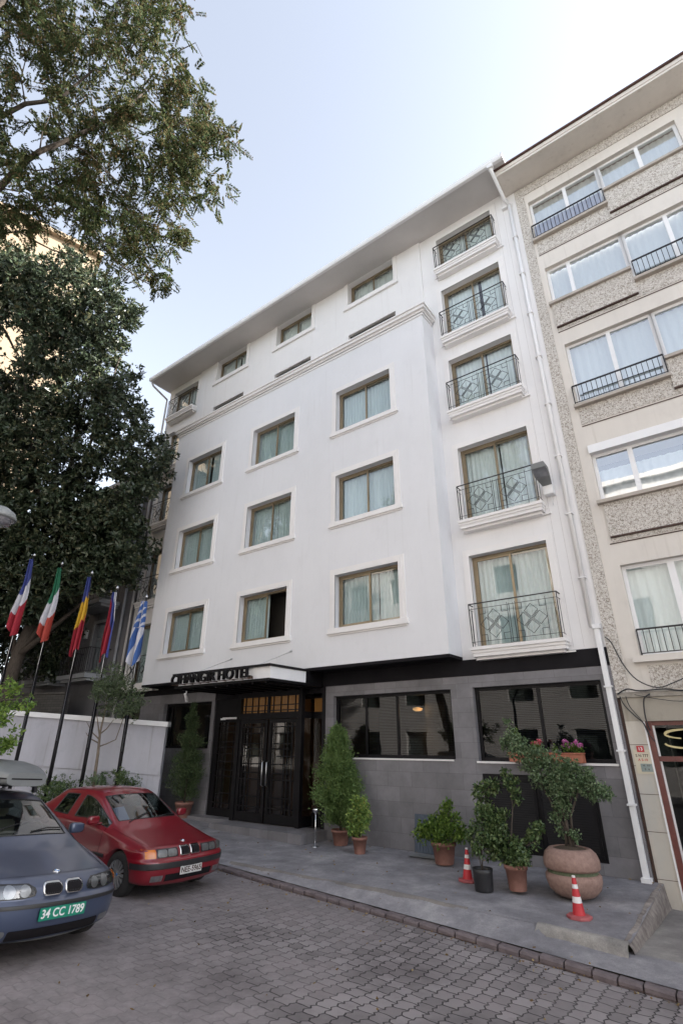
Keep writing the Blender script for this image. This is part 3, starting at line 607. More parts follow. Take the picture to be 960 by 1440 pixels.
shop_window(-8.70,-5.38,1.77,3.20,(0.28,0.55)); shop_window(-4.86,-2.24,1.75,3.205,(0.52,)); shop_window(-15.85,-13.45,1.94,3.28,(0.12,)); shop_window(-18.5,-17.2,1.94,3.28,(0.5,))
# louvred black service hatch
m = MB(); m.box(-4.815,-2.665,-0.012,0.03,0.185,1.515); 
for (a,b) in ((-4.76,-3.76),(-3.72,-2.72)):
    m.box(a,b,-0.03,-0.0125,0.24,0.29); m.box(a,b,-0.03,-0.0125,1.40,1.46); m.box(a,a+.05,-0.03,-0.0125,.291,1.399); m.box(b-.05,b,-0.03,-0.0125,.291,1.399)
    z = 0.31
    while z < 1.38: m.quad((a+.05,-0.024,z),(b-.05,-0.024,z),(b-.05,-0.0135,z+.03),(a+.05,-0.0135,z+.03)); z += 0.04
m.build('service_hatch', 'black', H)
# inner rooms behind the ground floor
m = MB(); m.quad((-13.4,5,0),(-8.9,5,0),(-8.9,5,3.5),(-13.4,5,3.5)); m.quad((-13.4,0.2,0),(-13.4,5,0),(-13.4,5,3.5),(-13.4,0.2,3.5)); m.box(-9.2,-8.97,0.7,5,0,3.5)
m.box(-12.4,-11.9,2.6,2.9,0.2,3.5); m.box(-10.9,-9.6,3.2,3.6,0.2,1.3)
for k in range(8): m.box(-9.9-0.28*k,-9.6-0.28*k,3.0,4.3,0.2,0.38+0.17*k)
m.build('lobby', 'lobbywall', H)
m = MB(); m.box(-13.4,-8.97,0.0,5,0.1,0.2); m.build('lobby_floor', 'floorin', H)
m = MB(); m.quad((-18.6,2.5,0),(-13.45,2.5,0),(-13.45,2.5,3.6),(-18.6,2.5,3.6)); m.quad((-8.93,2.5,0),(-2.05,2.5,0),(-2.05,2.5,3.6),(-8.93,2.5,3.6)); m.box(-18.6,-2.05,0.25,12,3.5,3.56); m.box(-8.9,-2.05,0.25,2.5,0.9,0.95)
m.box(-6.55,-6.0,0.9,1.0,1.9,3.0); m.build('inner_wall', 'room', H)
ll = bpy.data.lights.new('lobby_lamp', 'POINT'); ll.energy = 2.5; ll.color = (1.0,0.62,0.28); ll.shadow_soft_size = 0.15
lo = bpy.data.objects.new('lobby_lamp', ll); COL.objects.link(lo); lo.location = (-10.6,1.9,3.1); lo.parent = H
l2 = bpy.data.objects.new('room_lamp', bpy.data.lights.new('room_lamp', 'POINT')); l2.data.energy = 1.2; l2.data.color = (1.0,0.6,0.25); l2.data.shadow_soft_size = 0.06; COL.objects.link(l2); l2.location = (-6.55,0.75,2.85); l2.parent = H
m, nt_, b_ = nodes('lamp_glow'); b_.inputs['Emission Color'].default_value = (1,0.55,0.2,1); b_.inputs['Emission Strength'].default_value = 0.5; b_.inputs['Base Color'].default_value = (0.6,0.3,0.1,1); M['glow'] = m
m = MB(); m.lathe([(0.02,-0.05),(0.11,-0.02),(0.13,0.03),(0.03,0.05)], 16, (-6.75,0.9,2.86)); m.build('ceiling_lamp', 'glow', H)
# ---------------------------------------------------- entrance
VY = -0.28; ZB = 0.2
m = MB()
m.box(-13.3,-9.0,0.20,0.26,3.2,3.5)                     # dark lining above
m.box(-13.28,-13.18,0.02,0.12,0.22,3.45); m.box(-12.0,-11.86,VY,0.12,0.2,3.46); m.box(-9.66,-9.54,VY,VY+0.12,0.2,3.46)
m.box(-13.18,-12.0,0.02,0.12,2.66,3.45); m.box(-13.18,-12.0,0.02,0.10,0.22,0.42)
m.box(-11.86,-9.66,VY,VY+0.10,2.70,2.86); m.box(-11.86,-9.66,VY,VY+0.10,3.27,3.46); m.box(-10.80,-10.72,VY,VY+0.10,2.86,3.27)
m.box(-9.66,-9.56,VY+0.12,0.3,2.70,2.86); m.box(-9.66,-9.56,VY+0.12,0.3,0.2,0.42); m.box(-9.66,-9.56,VY+0.12,0.3,3.27,3.46); m.box(-9.08,-8.97,-0.01,0.3,0.0,3.46); m.box(-9.54,-9.08,0.2,0.28,0.0,0.5); m.box(-9.54,-9.08,0.2,0.28,2.7,2.86); m.box(-9.54,-9.08,0.2,0.28,3.25,3.46)
m.box(-13.18,-13.08,0.02,0.10,0.42,2.66); m.box(-12.1,-12.0,0.02,0.10,0.42,2.66)
m.build('entrance_frame', 'black', H)
def lattice(mb, x0, x1, z0, z1, y, vs, hs, w=0.024):
    for v in vs: mb.box(x0+(x1-x0)*v-w/2, x0+(x1-x0)*v+w/2, y-w/2, y+w/2, z0, z1)
    for (h, a, b) in hs: mb.box(x0+(x1-x0)*a, x0+(x1-x0)*b, y-w/2-0.0015, y+w/2+0.0015, z0+(z1-z0)*h-w/2, z0+(z1-z0)*h+w/2)
hs0 = [(0.06,0,1),(0.17,0.1,1),(0.36,0,0.9),(0.43,0.15,0.8),(0.53,0.1,1),(0.62,0,0.72),(0.70,0.2,1),(0.76,0.1,0.9),(0.88,0.15,0.85),(0.955,0,1)]
m = MB(); lattice(m, -13.08,-12.1,0.42,2.66, 0.0, (0.18,0.36,0.74), hs0); o = m.build('entrance_side_panel', 'black', H)
g = MB(); g.quad((-13.08,0.06,0.42),(-12.1,0.06,0.42),(-12.1,0.06,2.66),(-13.08,0.06,2.66)); g.build('pane', 'glassdoor', o)
for (a, b, flip) in ((-11.85,-10.79,False),(-10.73,-9.67,True)):
    m = MB(); f = 0.10; y = VY+0.03
    m.box(a,a+f,y,y+0.05,ZB+0.02,2.69); m.box(b-f,b,y,y+0.05,ZB+0.02,2.69); m.box(a+f,b-f,y,y+0.05,2.59,2.69); m.box(a+f,b-f,y,y+0.05,ZB+0.02,ZB+0.24)
    vs = (0.10,0.28,0.42,0.86,0.93); vs = tuple(1-v for v in vs) if flip else vs
    hs1 = [(h,1-q,1-p) for (h,p,q) in hs0] if flip else hs0
    lattice(m, a+f, b-f, ZB+0.24, 2.59, y-0.01, vs, hs1)
    o = m.build('entrance_door', 'black', H)
    g = MB(); g.quad((a+f,y+0.025,ZB+.24),(b-f,y+0.025,ZB+.24),(b-f,y+0.025,2.59),(a+f,y+0.025,2.59)); g.build('pane', 'glassdoor', o)
    hx = b-0.05 if not flip else a+0.05
    h = MB(); h.tube([(hx,y-0.01,1.05),(hx,y-0.07,1.08),(hx,y-0.07,1.62),(hx,y-0.01,1.65)], 0.013, 8); h.build('door_handle', 'steel', o)
for (a, b) in ((-11.80,-10.80),(-10.72,-9.67)):
    m = MB(); lattice(m, a, b, 2.86, 3.27, VY+0.03, (0.12,0.38,0.62,0.88), [(0.45,0,1),(0.12,0,1)]); o = m.build('transom', 'black', H)
    g = MB(); g.quad((a,VY+0.05,2.86),(b,VY+0.05,2.86),(b,VY+0.05,3.27),(a,VY+0.05,3.27)); g.build('pane', 'amber', o)
g = MB(); g.quad((-9.6,VY+0.12,0.42),(-9.6,0.3,0.42),(-9.6,0.3,2.7),(-9.6,VY+0.12,2.7)); g.quad((-9.54,0.24,0.5),(-9.08,0.24,0.5),(-9.08,0.24,2.7),(-9.54,0.24,2.7)); g.build('side_glass', 'glassdoor', H)
g = MB(); g.quad((-9.54,0.24,2.86),(-9.08,0.24,2.86),(-9.08,0.24,3.25),(-9.54,0.24,3.25)); g.build('side_transom', 'amber', H)
m = MB(); m.box(-12.9,-12.3,-0.02,0.018,2.74,2.79); m.box(-12.95,-12.75,-0.05,-0.02,2.72,2.77); m.build('strip_light', 'white', H)
# canopy
m = MB(); m.box(-12.72,-9.0,-2.12,-0.04,3.775,3.83); m.box(-12.62,-9.03,-2.09,-0.04,3.44,3.50)
m.box(-12.60,-9.04,-0.60,-0.05,3.50,3.775)
for x in np.arange(-12.4,-9.2,0.45): m.box(x,x+0.06,-2.0,-0.1,3.395,3.439)
m.box(-9.045,-9.015,-0.75,-0.6,3.50,3.775); m.build('canopy', 'black', H)
can = KIDS(H)[-1]
m = MB(); m.box(-12.48,-9.06,-2.05,-2.03,3.50,3.775); m.box(-9.06,-9.035,-2.05,-0.75,3.50,3.775); m.box(-12.5,-12.48,-2.05,-0.6,3.5,3.775); m.build('sign_panel', 'white', can)
lt = text_mesh('sign_letters', 'CIHANGIR HOTEL', 0.335, 'black', can, (-11.02,-2.20,3.645), (R(90),0,0), extrude=0.035, sx=1.10, bold=0.004)
bx = [v.co.x for v in lt.data.vertices]; k = 3.08/(max(bx)-min(bx)); lt.scale.x = k; lt.location.x = -12.62-min(bx)*k
m = MB(); m.box(-12.6,-9.5,-2.19,-2.17,3.515,3.53); m.box(-9.62,-9.50,-2.215,-2.165,3.50,3.56); 
for x in np.arange(-12.5,-9.5,0.32): m.bar((x,-2.17,3.52),(x,-2.05,3.52),0.015)
m.build('sign_rail', 'gap', can)
for x in (-12.1,-9.75):
    m = MB(); m.tube([(x,-1.9,3.83),(x+0.1,BAY,4.35)], 0.008, 6); m.lathe([(0.0,0),(0.035,0.0),(0.035,0.02),(0,0.02)],10,(x+0.1,BAY-0.01,4.35)); m.build('stay_rod', 'steel', can)
# steps
m = MB(); m.box(-12.0,-8.86,-0.96,0.15,-0.05,0.20); m.build('step', 'stone', H)
m = MB(); m.box(-13.6,-12.005,-0.42,0.15,-0.05,0.22); m.build('step', 'stone', H)
# downpipe
m = MB(); px = -2.11
m.box(px-0.045,px+0.045,-0.13,-0.03,0.0,4.15); m.box(px-0.07,px+0.07,-0.155,-0.02,4.15,4.24); m.box(px-0.075,px+0.075,-0.18,-0.02,-0.07,0.06)
for z in (0.35+0.75,1.95,3.05): m.box(px-0.07,px+0.07,-0.152,-0.02,z,z+0.03)
m.build('downpipe', 'white', H)
m = MB(); px = -2.2
m.tube([(px,-0.07,4.2),(px,-0.07,16.75)],0.05,10)
for z in np.arange(5.2,16.5,1.45): m.box(px-0.08,px+0.07,-0.13,0.0,z,z+0.025)
m.box(px-0.22,px+0.06,-0.10,-0.0,16.72,16.80); m.build('downpipe', 'stucco', H)
m = MB(); m.tube([(px-0.12,-1.02,17.45),(px-0.12,-1.0,17.3),(px-0.08,-0.2,16.95),(px,-0.08,16.75)],0.05,10); m.box(px-0.2,px-0.04,-1.1,-0.95,17.35,17.5); m.build('downpipe', 'white', H)
m = MB(); m.tube([(-18.72,-1.05,17.45),(-18.72,-0.9,17.25),(-18.72,-0.1,16.95),(-18.72,-0.1,16.6),(-18.72,-0.1,0.4)],0.045,8); m.build('downpipe', 'soffit', H)
# ------------------------------------------------------------------ apartment building on the right
A = thing('apartment_building', 'cream apartment building with pebbledash panels and white windows, right of the hotel', 'building')
fl = [ # zt, zb_left, x_split, zb_right, groove, rail side
 (16.5, 14.90, 0.13, 15.36, 14.30, 'L'), (13.79, 12.50, 0.20, 12.12, 11.53, 'R'), (11.12, 9.28, 0.29, 9.72, 8.70, 'L'), (8.12, 6.80, 9.0, 6.80, 5.82, ''), ]
XR = (-1.70,-1.64,-1.58,-1.55); XE2 = (2.0, 3.5, 3.5, 3.5)
m = MB(); D2 = 0.20; holes = []
for (zt, zl, xs_, zr, gz, sd_), x0, x1 in zip(fl, XR, XE2):
    if sd_: holes += [(x0, xs_, zl, zt), (xs_, x1, zr, zt)]
    else: holes += [(x0, x1, zl, zt)]
holes.append((-1.47, 1.2, 3.58, 5.36))
m.wall(-1.96, 7.4, 2.88, 17.2, holes, 0.0, D2)
# (cells between a pair of adjoining openings are one opening)
m.quad((7.4,0,-1),(7.4,12,-1),(7.4,12,17.2),(7.4,0,17.2)); m.quad((7.4,12,-1),(-1.96,12,-1),(-1.96,12,17.2),(7.4,12,17.2)); m.quad((-1.96,12,2.8),(-1.96,0.0,2.8),(-1.96,0.0,17.2),(-1.96,12,17.2))
m.build('wall', 'cream', A)
m = MB(); m.box(-2.015,-1.80+0.02,-0.03,0.03,2.90,17.18); m.box(-1.78,7.4,-0.025,0.02,16.86,17.19); m.build('pebble_strip', 'pebble', A)
def win_white(x0, x1, z0, z1, mull, blind=None, roller=False, y=0.14, label=None):
    f = 0.07; mb = MB()
    mb.box(x0,x1,y-.02,y+.06,z1-f,z1); mb.box(x0,x1,y-.02,y+.06,z0,z0+f); mb.box(x0,x0+f,y-.02,y+.06,z0+f,z1-f); mb.box(x1-f,x1,y-.02,y+.06,z0+f,z1-f)
    for p, w_ in mull: mb.box(p-w_/2,p+w_/2,y-.03,y+.055,z0+f,z1-f)
    o = mb.build('window', 'pvc', A)
    if label: o['label'] = label
    g = MB(); g.quad((x0+f,y,z0+f),(x1-f,y,z0+f),(x1-f,y,z1-f),(x0+f,y,z1-f)); g.build('pane', 'glassapt' if z1 > 6 else 'glass', o)
    cs[0] += 1; curtain(x0, x1, z0, z1-(0.35 if roller else 0.02), y+0.14, 0.02, 0.16, seed=cs[0]).build('curtain', 'curtainw' if not blind else blind, o)
    r = MB(); r.box(x0-0.1,x1+0.1,y+0.8,y+0.85,z0-.1,z1+.1); r.build('room', 'room', o)
    return o
def rail_plain(mb, x0, x1, z0, z1, y, step=0.105):
    mb.bar((x0,y,z1),(x1,y,z1),0.03); mb.bar((x0,y,z0),(x1,y,z0),0.016)
    n = int((x1-x0)/step)
    for i in range(n+1): mb.bar((x0+(x1-x0)*i/n,y,z0),(x0+(x1-x0)*i/n,y,z1),0.013)
    for xx in (x0,x1): mb.bar((xx,y,z1),(xx,0.04,z1),0.02); mb.bar((xx,y,z0-.05),(xx,y,z1),0.022); mb.bar((xx,y,z0),(xx,0.04,z0),0.016)
for k, ((zt, zl, xsp, zr, gz, sd_), x0, x1) in enumerate(zip(fl, XR, XE2)):
    if sd_:
        o = win_white(x0, xsp-0.001, zl, zt-0.0, [(x0+(0.95 if sd_=='L' else 0.55), 0.09)]); win_white(xsp+0.001, x1, zr, zt, [(xsp+0.95, 0.09), (xsp+1.9, 0.09)])
    else:
        win_white(x0, x1, zl, zt-0.14, [(x0+0.75, 0.10),(x0+2.6,0.1)], roller=True)
        s = MB(); s.box(x0-0.02,x1,-0.05,0.13,zt-0.145,zt+0.05); s.build('shutter_box', 'pvc', A)
    s = MB()
    for (a, b, z, side) in ((x0-0.05, min(xsp,x1), zl, 'L'), (xsp, x1, zr, 'R')):
        if b <= a: continue
        s.box(a-0.02 if side=='L' else a, b+0.02 if (side=='L' and sd_=='L') else b, -0.13, 0.12, z-0.075, z-0.002)
    s.build('window_ledge', 'ledge', A)
    p = MB(); a, b = x0+0.03, 7.4
    if sd_ == 'L': p.box(a-.04, xsp, -0.012, 0.004, gz+0.06, zl-0.08); p.box(xsp+0.001, b, -0.055, 0.004, gz+0.22, zr-0.08); p.box(xsp+0.001,b,-0.0125,0.004,gz+0.06,gz+0.215)
    elif sd_ == 'R': p.box(a-.04, xsp, -0.055, 0.004, gz+0.17, zl-0.08); p.box(xsp+0.001, b, -0.012, 0.004, gz+0.06, zr-0.08); p.box(a-.04,xsp,-0.0125,0.004,gz+.06,gz+.165)
    else: p.box(a, b, -0.04, 0.004, gz+0.16, zl-0.08); p.box(a,b,-0.012,0.004,gz+.04,gz+.155)
    p.build('pebble_panel', 'pebble', A)
    q = MB(); q.box(a-0.04, b, -0.013, 0.005, gz+0.0, gz+0.02)
    if sd_ == 'L': q.box(xsp, b, -0.07, -0.0, gz+0.185, gz+0.219)
    elif sd_ == 'R': q.box(a-.04, xsp, -0.07, 0, gz+0.135, gz+0.169)
    else: q.box(a, b, -0.055, 0, gz+0.125, gz+0.158)
    q.build('panel_joint', 'gap', A)
    if sd_: 
        a, b = (x0-0.03, xsp-0.02) if sd_ == 'L' else (xsp+0.05, xsp+2.3)
        z = zl if sd_ == 'L' else zr
        r = MB(); rail_plain(r, a, b, z+0.04, z+0.50, -0.10, 0.10)
        if k == 2:
            r.bar((a+.2,-0.05,z+.25),(b-.05,-0.05,z+.25),0.014)
        r.build('railing', 'iron', A)
        if k == 0:
            t = MB(); t.quad((a+.06,-0.085,z+.06),(b-.06,-0.085,z+.06),(b-.06,-0.085,z+.44),(a+.06,-0.085,z+.44)); t.build('railing_panel', 'bluepanel', A)  # flat blue-grey sheet behind the top railing bars
for o in bpy.data.objects:
    pass
win_white(-1.47, 1.2, 3.58, 5.36, [(-0.62,0.12)], blind='curtain2', label='low window with a white frame and net curtain above the shop')
r = MB(); rail_plain(r, -1.44, 1.2, 3.62, 4.06, -0.03, 0.105); r.build('railing', 'iron', A)
s = MB(); s.box(-1.60,1.3,-0.12,0.1,3.46,3.575); s.build('window_ledge', 'cream', A)
p = MB(); p.box(-1.40,7.4,-0.015,0.004,2.98,3.40); p.build('pebble_panel', 'pebble', A)
m = MB(); m.box(-2.01,7.4,-0.06,0.02,2.86,2.95); m.build('slab_edge', 'concrete', A)
m = MB(); m.box(-2.30,7.6,-0.78,0.3,17.22,17.30); m.box(-2.30,7.6,-0.80,-0.72,17.30,17.42); m.box(-2.31,-2.27,-.78,.3,17.301,17.42); m.build('eave', 'cream', A)
m = MB(); m.grid([[(-2.32,-0.86,17.44),(7.6,-0.86,17.44)],[(-2.32,6,19.6),(7.6,6,19.6)],[(-2.32,12.3,17.4),(7.6,12.3,17.4)]], sm=False); m.box(-2.32,7.6,-0.86,-0.79,17.425,17.47); m.poly([(-2.3,-0.8,17.42),(-2.3,12.2,17.42),(-2.3,6,19.5)]); m.build('roof', 'roof', A)
# marble pier, lintel, shopfront
m = MB(); m.box(-1.96,-1.64,-0.03,0.3,-0.6,2.45); m.build('pier', 'marble', A); pier = KIDS(A)[-1]
m = MB(); 
for z in (0.05,0.72,1.28,1.72,2.06): m.box(-1.96,-1.639,-0.033,-0.02,z,z+0.008)
m.box(-2.014,-1.961,0.0,0.3,-0.5,2.86); m.build('pier_joint', 'gap', A)
m = MB(); m.box(-1.96,7.4,-0.028,0.3,2.451,2.858); m.build('lintel', 'ledge2', A)
m = MB(); m.box(-1.64,-1.55,0.0,0.15,-0.5,2.45); m.box(-1.55,2.0,0.03,0.13,1.80,1.88); m.box(-1.55,2.0,0.03,0.13,2.38,2.45); m.box(0.0,0.1,0.03,0.13,-0.4,1.8); m.build('shop_frame', 'maroon', A)
m = MB(); m.box(-1.55,-1.52,0.06,0.10,-0.4,1.80); m.box(-1.55,-1.52,0.06,0.10,1.88,2.38); m.box(-1.665,-1.641,-0.045,0.0,-0.5,2.44); m.build('shop_trim', 'pvc', A)
m = MB(); m.quad((-1.52,0.09,-0.4),(2,0.09,-0.4),(2,0.09,2.38),(-1.52,0.09,2.38)); m.build('shop_glass', 'glassbig', A)
m = MB(); m.quad((-1.6,2.5,-0.4),(7,2.5,-0.4),(7,2.5,2.45),(-1.6,2.5,2.45)); m.quad((-1.63,.16,-.4),(-1.63,2.5,-.4),(-1.63,2.5,2.45),(-1.63,.16,2.45)); m.box(2,7.4,0.0,0.1,-0.8,2.45); m.box(-1.6,7,0.2,2.5,2.46,2.5); m.build('shop_interior', 'room', A)
# gilded initial on the shop fascia, only its left part is in view
def ribbon(mb, pts, ws, y, t=0.01):
    n = len(pts); Lp = []
    for i in range(n):
        a = Vector(pts[max(0,i-1)]); b = Vector(pts[min(n-1,i+1)]); d = (b-a).normalized(); p = Vector((-d.y,d.x))*ws[i]/2
        q = Vector(pts[i]); Lp.append([(q.x+p.x,y,q.y+p.y),(q.x+p.x,y-t,q.y+p.y),(q.x-p.x,y-t,q.y-p.y),(q.x-p.x,y,q.y-p.y),(q.x+p.x,y,q.y+p.y)])
    mb.grid(Lp, sm=False)
mb = MB(); pts = []; ws = []
for i in range(40):
    t = i/39; a = R(20)+t*R(250) if t < 0.5 else None
    if t < 0.5:
        ang = R(20)+ (t/0.5)*R(235); pts.append((-1.02+0.36*math.cos(ang), 2.235+0.075*math.sin(ang))); ws.append(0.02+0.022*math.sin(ang-R(70))**2)
    else:
        ang = R(75)-((t-0.5)/0.5)*R(255); pts.append((-1.05+0.36*math.cos(ang), 2.085+0.075*math.sin(ang)-0.0)); ws.append(0.03)
mb2 = MB(); ribbon(mb2, pts[:20], ws[:20], 0.075); ribbon(mb2, pts[20:], ws[20:], 0.075)
mb2.build('shop_letter', 'gilt', A)
# number plates on the pier
m = MB(); m.box(-1.93,-1.665,-0.040,-0.0335,1.60,1.985); o = m.build('notice_plate', 'creamplate', A)
text_mesh('lettering', 'S N 777', 0.062, 'gap', o, (-1.80,-0.042,1.885), (R(90),0,0), 0.001, bold=0.001); text_mesh('lettering', 'A 5-10', 0.055, 'redplate', o, (-1.795,-0.042,1.82), (R(90),0,0), 0.001, bold=0.001)
m = MB(); m.box(-1.86,-1.745,-0.050,-0.041,1.945,2.045); o = m.build('house_number', 'redplate', A); text_mesh('lettering', '13', 0.075, 'white', o, (-1.8025,-0.052,1.995), (R(90),0,0), 0.001, bold=0.001)
m = MB(); m.box(-1.85,-1.67,-0.048,-0.041,1.635,1.76); o = m.build('meter_plate', 'tealplate', A); text_mesh('lettering', '10   717', 0.036, 'gap', o, (-1.76,-0.05,1.73), (R(90),0,0), 0.001, bold=0.001); text_mesh('lettering', '5   6', 0.042, 'gap', o, (-1.76,-0.05,1.672), (R(90),0,0), 0.001, bold=0.001)

# ------------------------------------------------------------------ old grey house beyond the hotel, and the cream tower
G = thing('grey_house', 'old grey house with small iron balconies, left of the hotel behind the flags', 'building')
gh = [(-21.3,-20.2,z,z+2.15) for z in (4.5,7.35,10.2)]+[(-24.3,-23.2,z,z+2.15) for z in (4.5,7.35,10.2)]
m = MB(); m.wall(-27.5,-18.8,0.3,13.0,gh,-0.05,0.2); m.quad((-27.5,10,.3),(-27.5,-.05,.3),(-27.5,-.05,13),(-27.5,10,13)); m.quad((-18.8,-.05,.3),(-18.8,10,.3),(-18.8,10,13),(-18.8,-.05,13)); m.quad((-27.5,-.05,13),(-18.8,-.05,13),(-18.8,10,13),(-27.5,10,13)); m.build('wall', 'greywall', G)
m = MB(); m.box(-27.7,-18.75,-0.35,10,13.0,13.25); m.build('roof', 'greytrim', G)
for (a,b,c,d) in gh:
    w_ = MB(); t = 0.09
    for q in ((a-.12,a-.001,c,d+.12),(b+.001,b+.12,c,d+.12),(a-.002,b+.002,d+.001,d+.12)): w_.box(q[0],q[1],-0.08,-0.045,q[2],q[3])
    w_.box((a+b)/2-.03,(a+b)/2+.03,0.08,0.12,c,d); w_.box(a,b,0.08,0.12,c+1.5,c+1.56); o = w_.build('balcony_door', 'greytrim', G)
    g = MB(); g.quad((a,.13,c),(b,.13,c),(b,.13,d),(a,.13,d)); g.build('pane', 'carglass', o)
    g = MB(); g.box(a-.3,b+.3,0.9,0.95,c-.2,d+.2); g.build('room', 'room', o)
    s = MB(); s.box(a-.5,b+.5,-0.95,-0.051,c-.16,c-.0); s.box(a-.42,b+.42,-0.8,-0.051,c-.26,c-.161); s.build('balcony_slab', 'greytrim', G)
    r = MB(); rail_plain(r, a-.46, b+.46, c+.08, c+.95, -0.9, 0.13)
    for xx in (a-.46, b+.46): 
        for yy in np.arange(-0.8,-0.05,0.13): r.bar((xx,yy,c+.08),(xx,yy,c+.95),0.012)
        r.bar((xx,-.9,c+.95),(xx,0,c+.95),0.03)
    r.build('balcony_railing', 'iron', G)
m = MB(); m.tube([(-19.25,-.13,0.5),(-19.25,-.13,13)],0.06,8); m.build('downpipe', 'greytrim', G)
m = MB(); m.box(-21.95,-21.75,-.12,-.04,6.1,6.45); m.build('wall_box', 'white', G)
T = thing('cream_tower_block', 'tall sunlit cream building rising behind the trees at upper left', 'building', (-29.0,-1.0,0), math.atan2(-0.96,-0.28))
m = MB(); wh = [(x,x+1.3,z,z+1.5) for x in (5.5,9,12.5,16,19.5) for z in np.arange(3,31,3.1)]
# local x runs along the face; face looks towards local +y
def flipwall(mb): mb.v = [(v[0], -v[1], v[2]) for v in mb.v]; mb.f = [q[::-1] for q in mb.f]
m.wall(0,24,0,33,wh,0,0.25); m.box(0.0,24,0.3,14,0.0,0.02)
flipwall(m); m.quad((0,0,0),(0,-14,0),(0,-14,33),(0,0,33)); m.quad((24,-14,0),(24,0,0),(24,0,33),(24,-14,33)); m.quad((0,-14,0),(24,-14,0),(24,-14,33),(0,-14,33)); m.box(-.3,24.3,-14.3,.35,33,33.35)
m.build('wall', 'sunrender', T)
m = MB()
for (a,b,c,d) in wh: m.box(a,b,-.24,-.2,c,d)
m.build('window_glass', 'carglass', T)
# ------------------------------------------------------------------ unseen buildings across the street and further down, added to bounce and block sun
def far_block(name, label, x0, x1, y0, y1, z1, mat, facing):
    o = thing(name, label, 'building'); mb = MB(); hs_ = []
    a0, a1 = (x0, x1) if facing != 'W' else (y0, y1)
    n = int((a1-a0)/3.2)
    for i in range(n):
        for z in np.arange(1.2, z1-2, 3.0): hs_.append((a0+1.0+i*3.2, a0+2.4+i*3.2, z, z+1.6))
    mb.wall(a0, a1, -1, z1, hs_, 0, 0.2)
    gl = MB()
    for h in hs_: gl.quad((h[0],.18,h[2]),(h[1],.18,h[2]),(h[1],.18,h[3]),(h[0],.18,h[3]))
    for q in (mb, gl):
        if facing == 'S': q.v = [(v[0], y0+v[1], v[2]) for v in q.v]; continue
        if facing == 'N': q.v = [(v[0], y1-v[1], v[2]) for v in q.v]
        else: q.v = [(x0+v[1], v[0], v[2]) for v in q.v]
        q.f = [f[::-1] for f in q.f]
    if facing == 'N': mb.box(x0,x1,y0,y1-0.3,-1,z1)
    elif facing == 'S': mb.box(x0,x1,y0+.3,y1,-1,z1)
    else: mb.box(x0+.3,x1,y0,y1,-1,z1)
    mb.box(x0-.3,x1+.3,y0-.3,y1+.3,z1,z1+.3)
    mb.build('wall', mat, o); gl.build('window_glass', 'carglass', o); return o
far_block('bounce_house_row', 'unseen cream house row opposite, shaped to bounce sunlight onto the hotel', -34, 22, -28, -17.6, 15.0, 'ochre', 'N')  # out of view; height and pale walls set for sunlight bounced at the hotel

far_block('sun_blocker_house', 'unseen plain cream house added beyond the apartment building to block the sun', 7.5, 34, 0.0, 12, 17.0, 'cream', 'S')  # out of view, added to keep the low sun off the road
# ------------------------------------------------------------------ cars
def car_paint(name, c, flake=0.0, rough=0.3, dust=0.25):
    m, nt, b = nodes(name); co = coords(nt)
    n = N(nt, 'ShaderNodeTexNoise', Scale=2.2, Detail=8, Roughness=0.7); L(nt, co, n.inputs['Vector'])
    geo = N(nt, 'ShaderNodeNewGeometry'); sp = N(nt, 'ShaderNodeSeparateXYZ'); L(nt, geo.outputs['Normal'], sp.inputs[0])
    up = N(nt, 'ShaderNodeMapRange'); up.inputs['From Min'].default_value = 0.1; up.inputs['From Max'].default_value = 1; up.inputs['To Max'].default_value = dust; L(nt, sp.outputs[2], up.inputs['Value'])
    mu = N(nt, 'ShaderNodeMath', operation='MULTIPLY'); L(nt, n.outputs['Fac'], mu.inputs[0]); L(nt, up.outputs[0], mu.inputs[1])
    mx = N(nt, 'ShaderNodeMixRGB'); mx.inputs[1].default_value = (*c,1); mx.inputs[2].default_value = (0.30,0.27,0.25,1); L(nt, mu.outputs[0], mx.inputs[0])
    L(nt, mx.outputs[0], b.inputs['Base Color']); b.inputs['Roughness'].default_value = rough; b.inputs['Metallic'].default_value = flake
    b.inputs['Coat Weight'].default_value = 0.8; b.inputs['Coat Roughness'].default_value = 0.05
    rr = N(nt, 'ShaderNodeMapRange'); rr.inputs['To Min'].default_value = 0.02; rr.inputs['To Max'].default_value = 0.16; L(nt, n.outputs['Fac'], rr.inputs['Value']); L(nt, rr.outputs[0], b.inputs['Coat Roughness'])
    return m
M['redpaint'] = car_paint('red_car_paint', (0.165,0.002,0.010), 0.0, 0.35, 0.05)
M['bluepaint'] = car_paint('blue_car_paint', (0.055,0.075,0.135), 0.4, 0.38, 0.34)
M['lens'] = noisy('headlight_glass', (0.16,0.17,0.18), (0.26,0.27,0.28), 14, 0.28, 0.7, bump=0.0, coat=1.0)
M['amberlens'] = noisy('amber_lens', (0.48,0.13,0.01), (0.58,0.17,0.015), 14, 0.25, 0.0, bump=0.0, coat=0.5)
M['silver'] = noisy('wheel_silver', (0.42,0.43,0.44), (0.5,0.51,0.52), 6, 0.35, 0.85, bump=0)
M['seat'] = noisy('seat_cloth', (0.10,0.095,0.09), (0.15,0.14,0.13), 6, 0.9, bump=0.1); M['seatpale'] = noisy('pale_seat', (0.30,0.27,0.22), (0.38,0.34,0.28), 6, 0.9, bump=0.1)
M['greenplate'] = noisy('green_plate', (0.01,0.20,0.13), (0.015,0.24,0.16), 6, 0.4, bump=0); M['whiteplate'] = noisy('white_plate', (0.50,0.50,0.50), (0.6,0.6,0.6), 6, 0.45, bump=0)
M['badgeblue'] = noisy('badge_blue', (0.05,0.22,0.55), (0.06,0.25,0.6), 6, 0.3, bump=0)
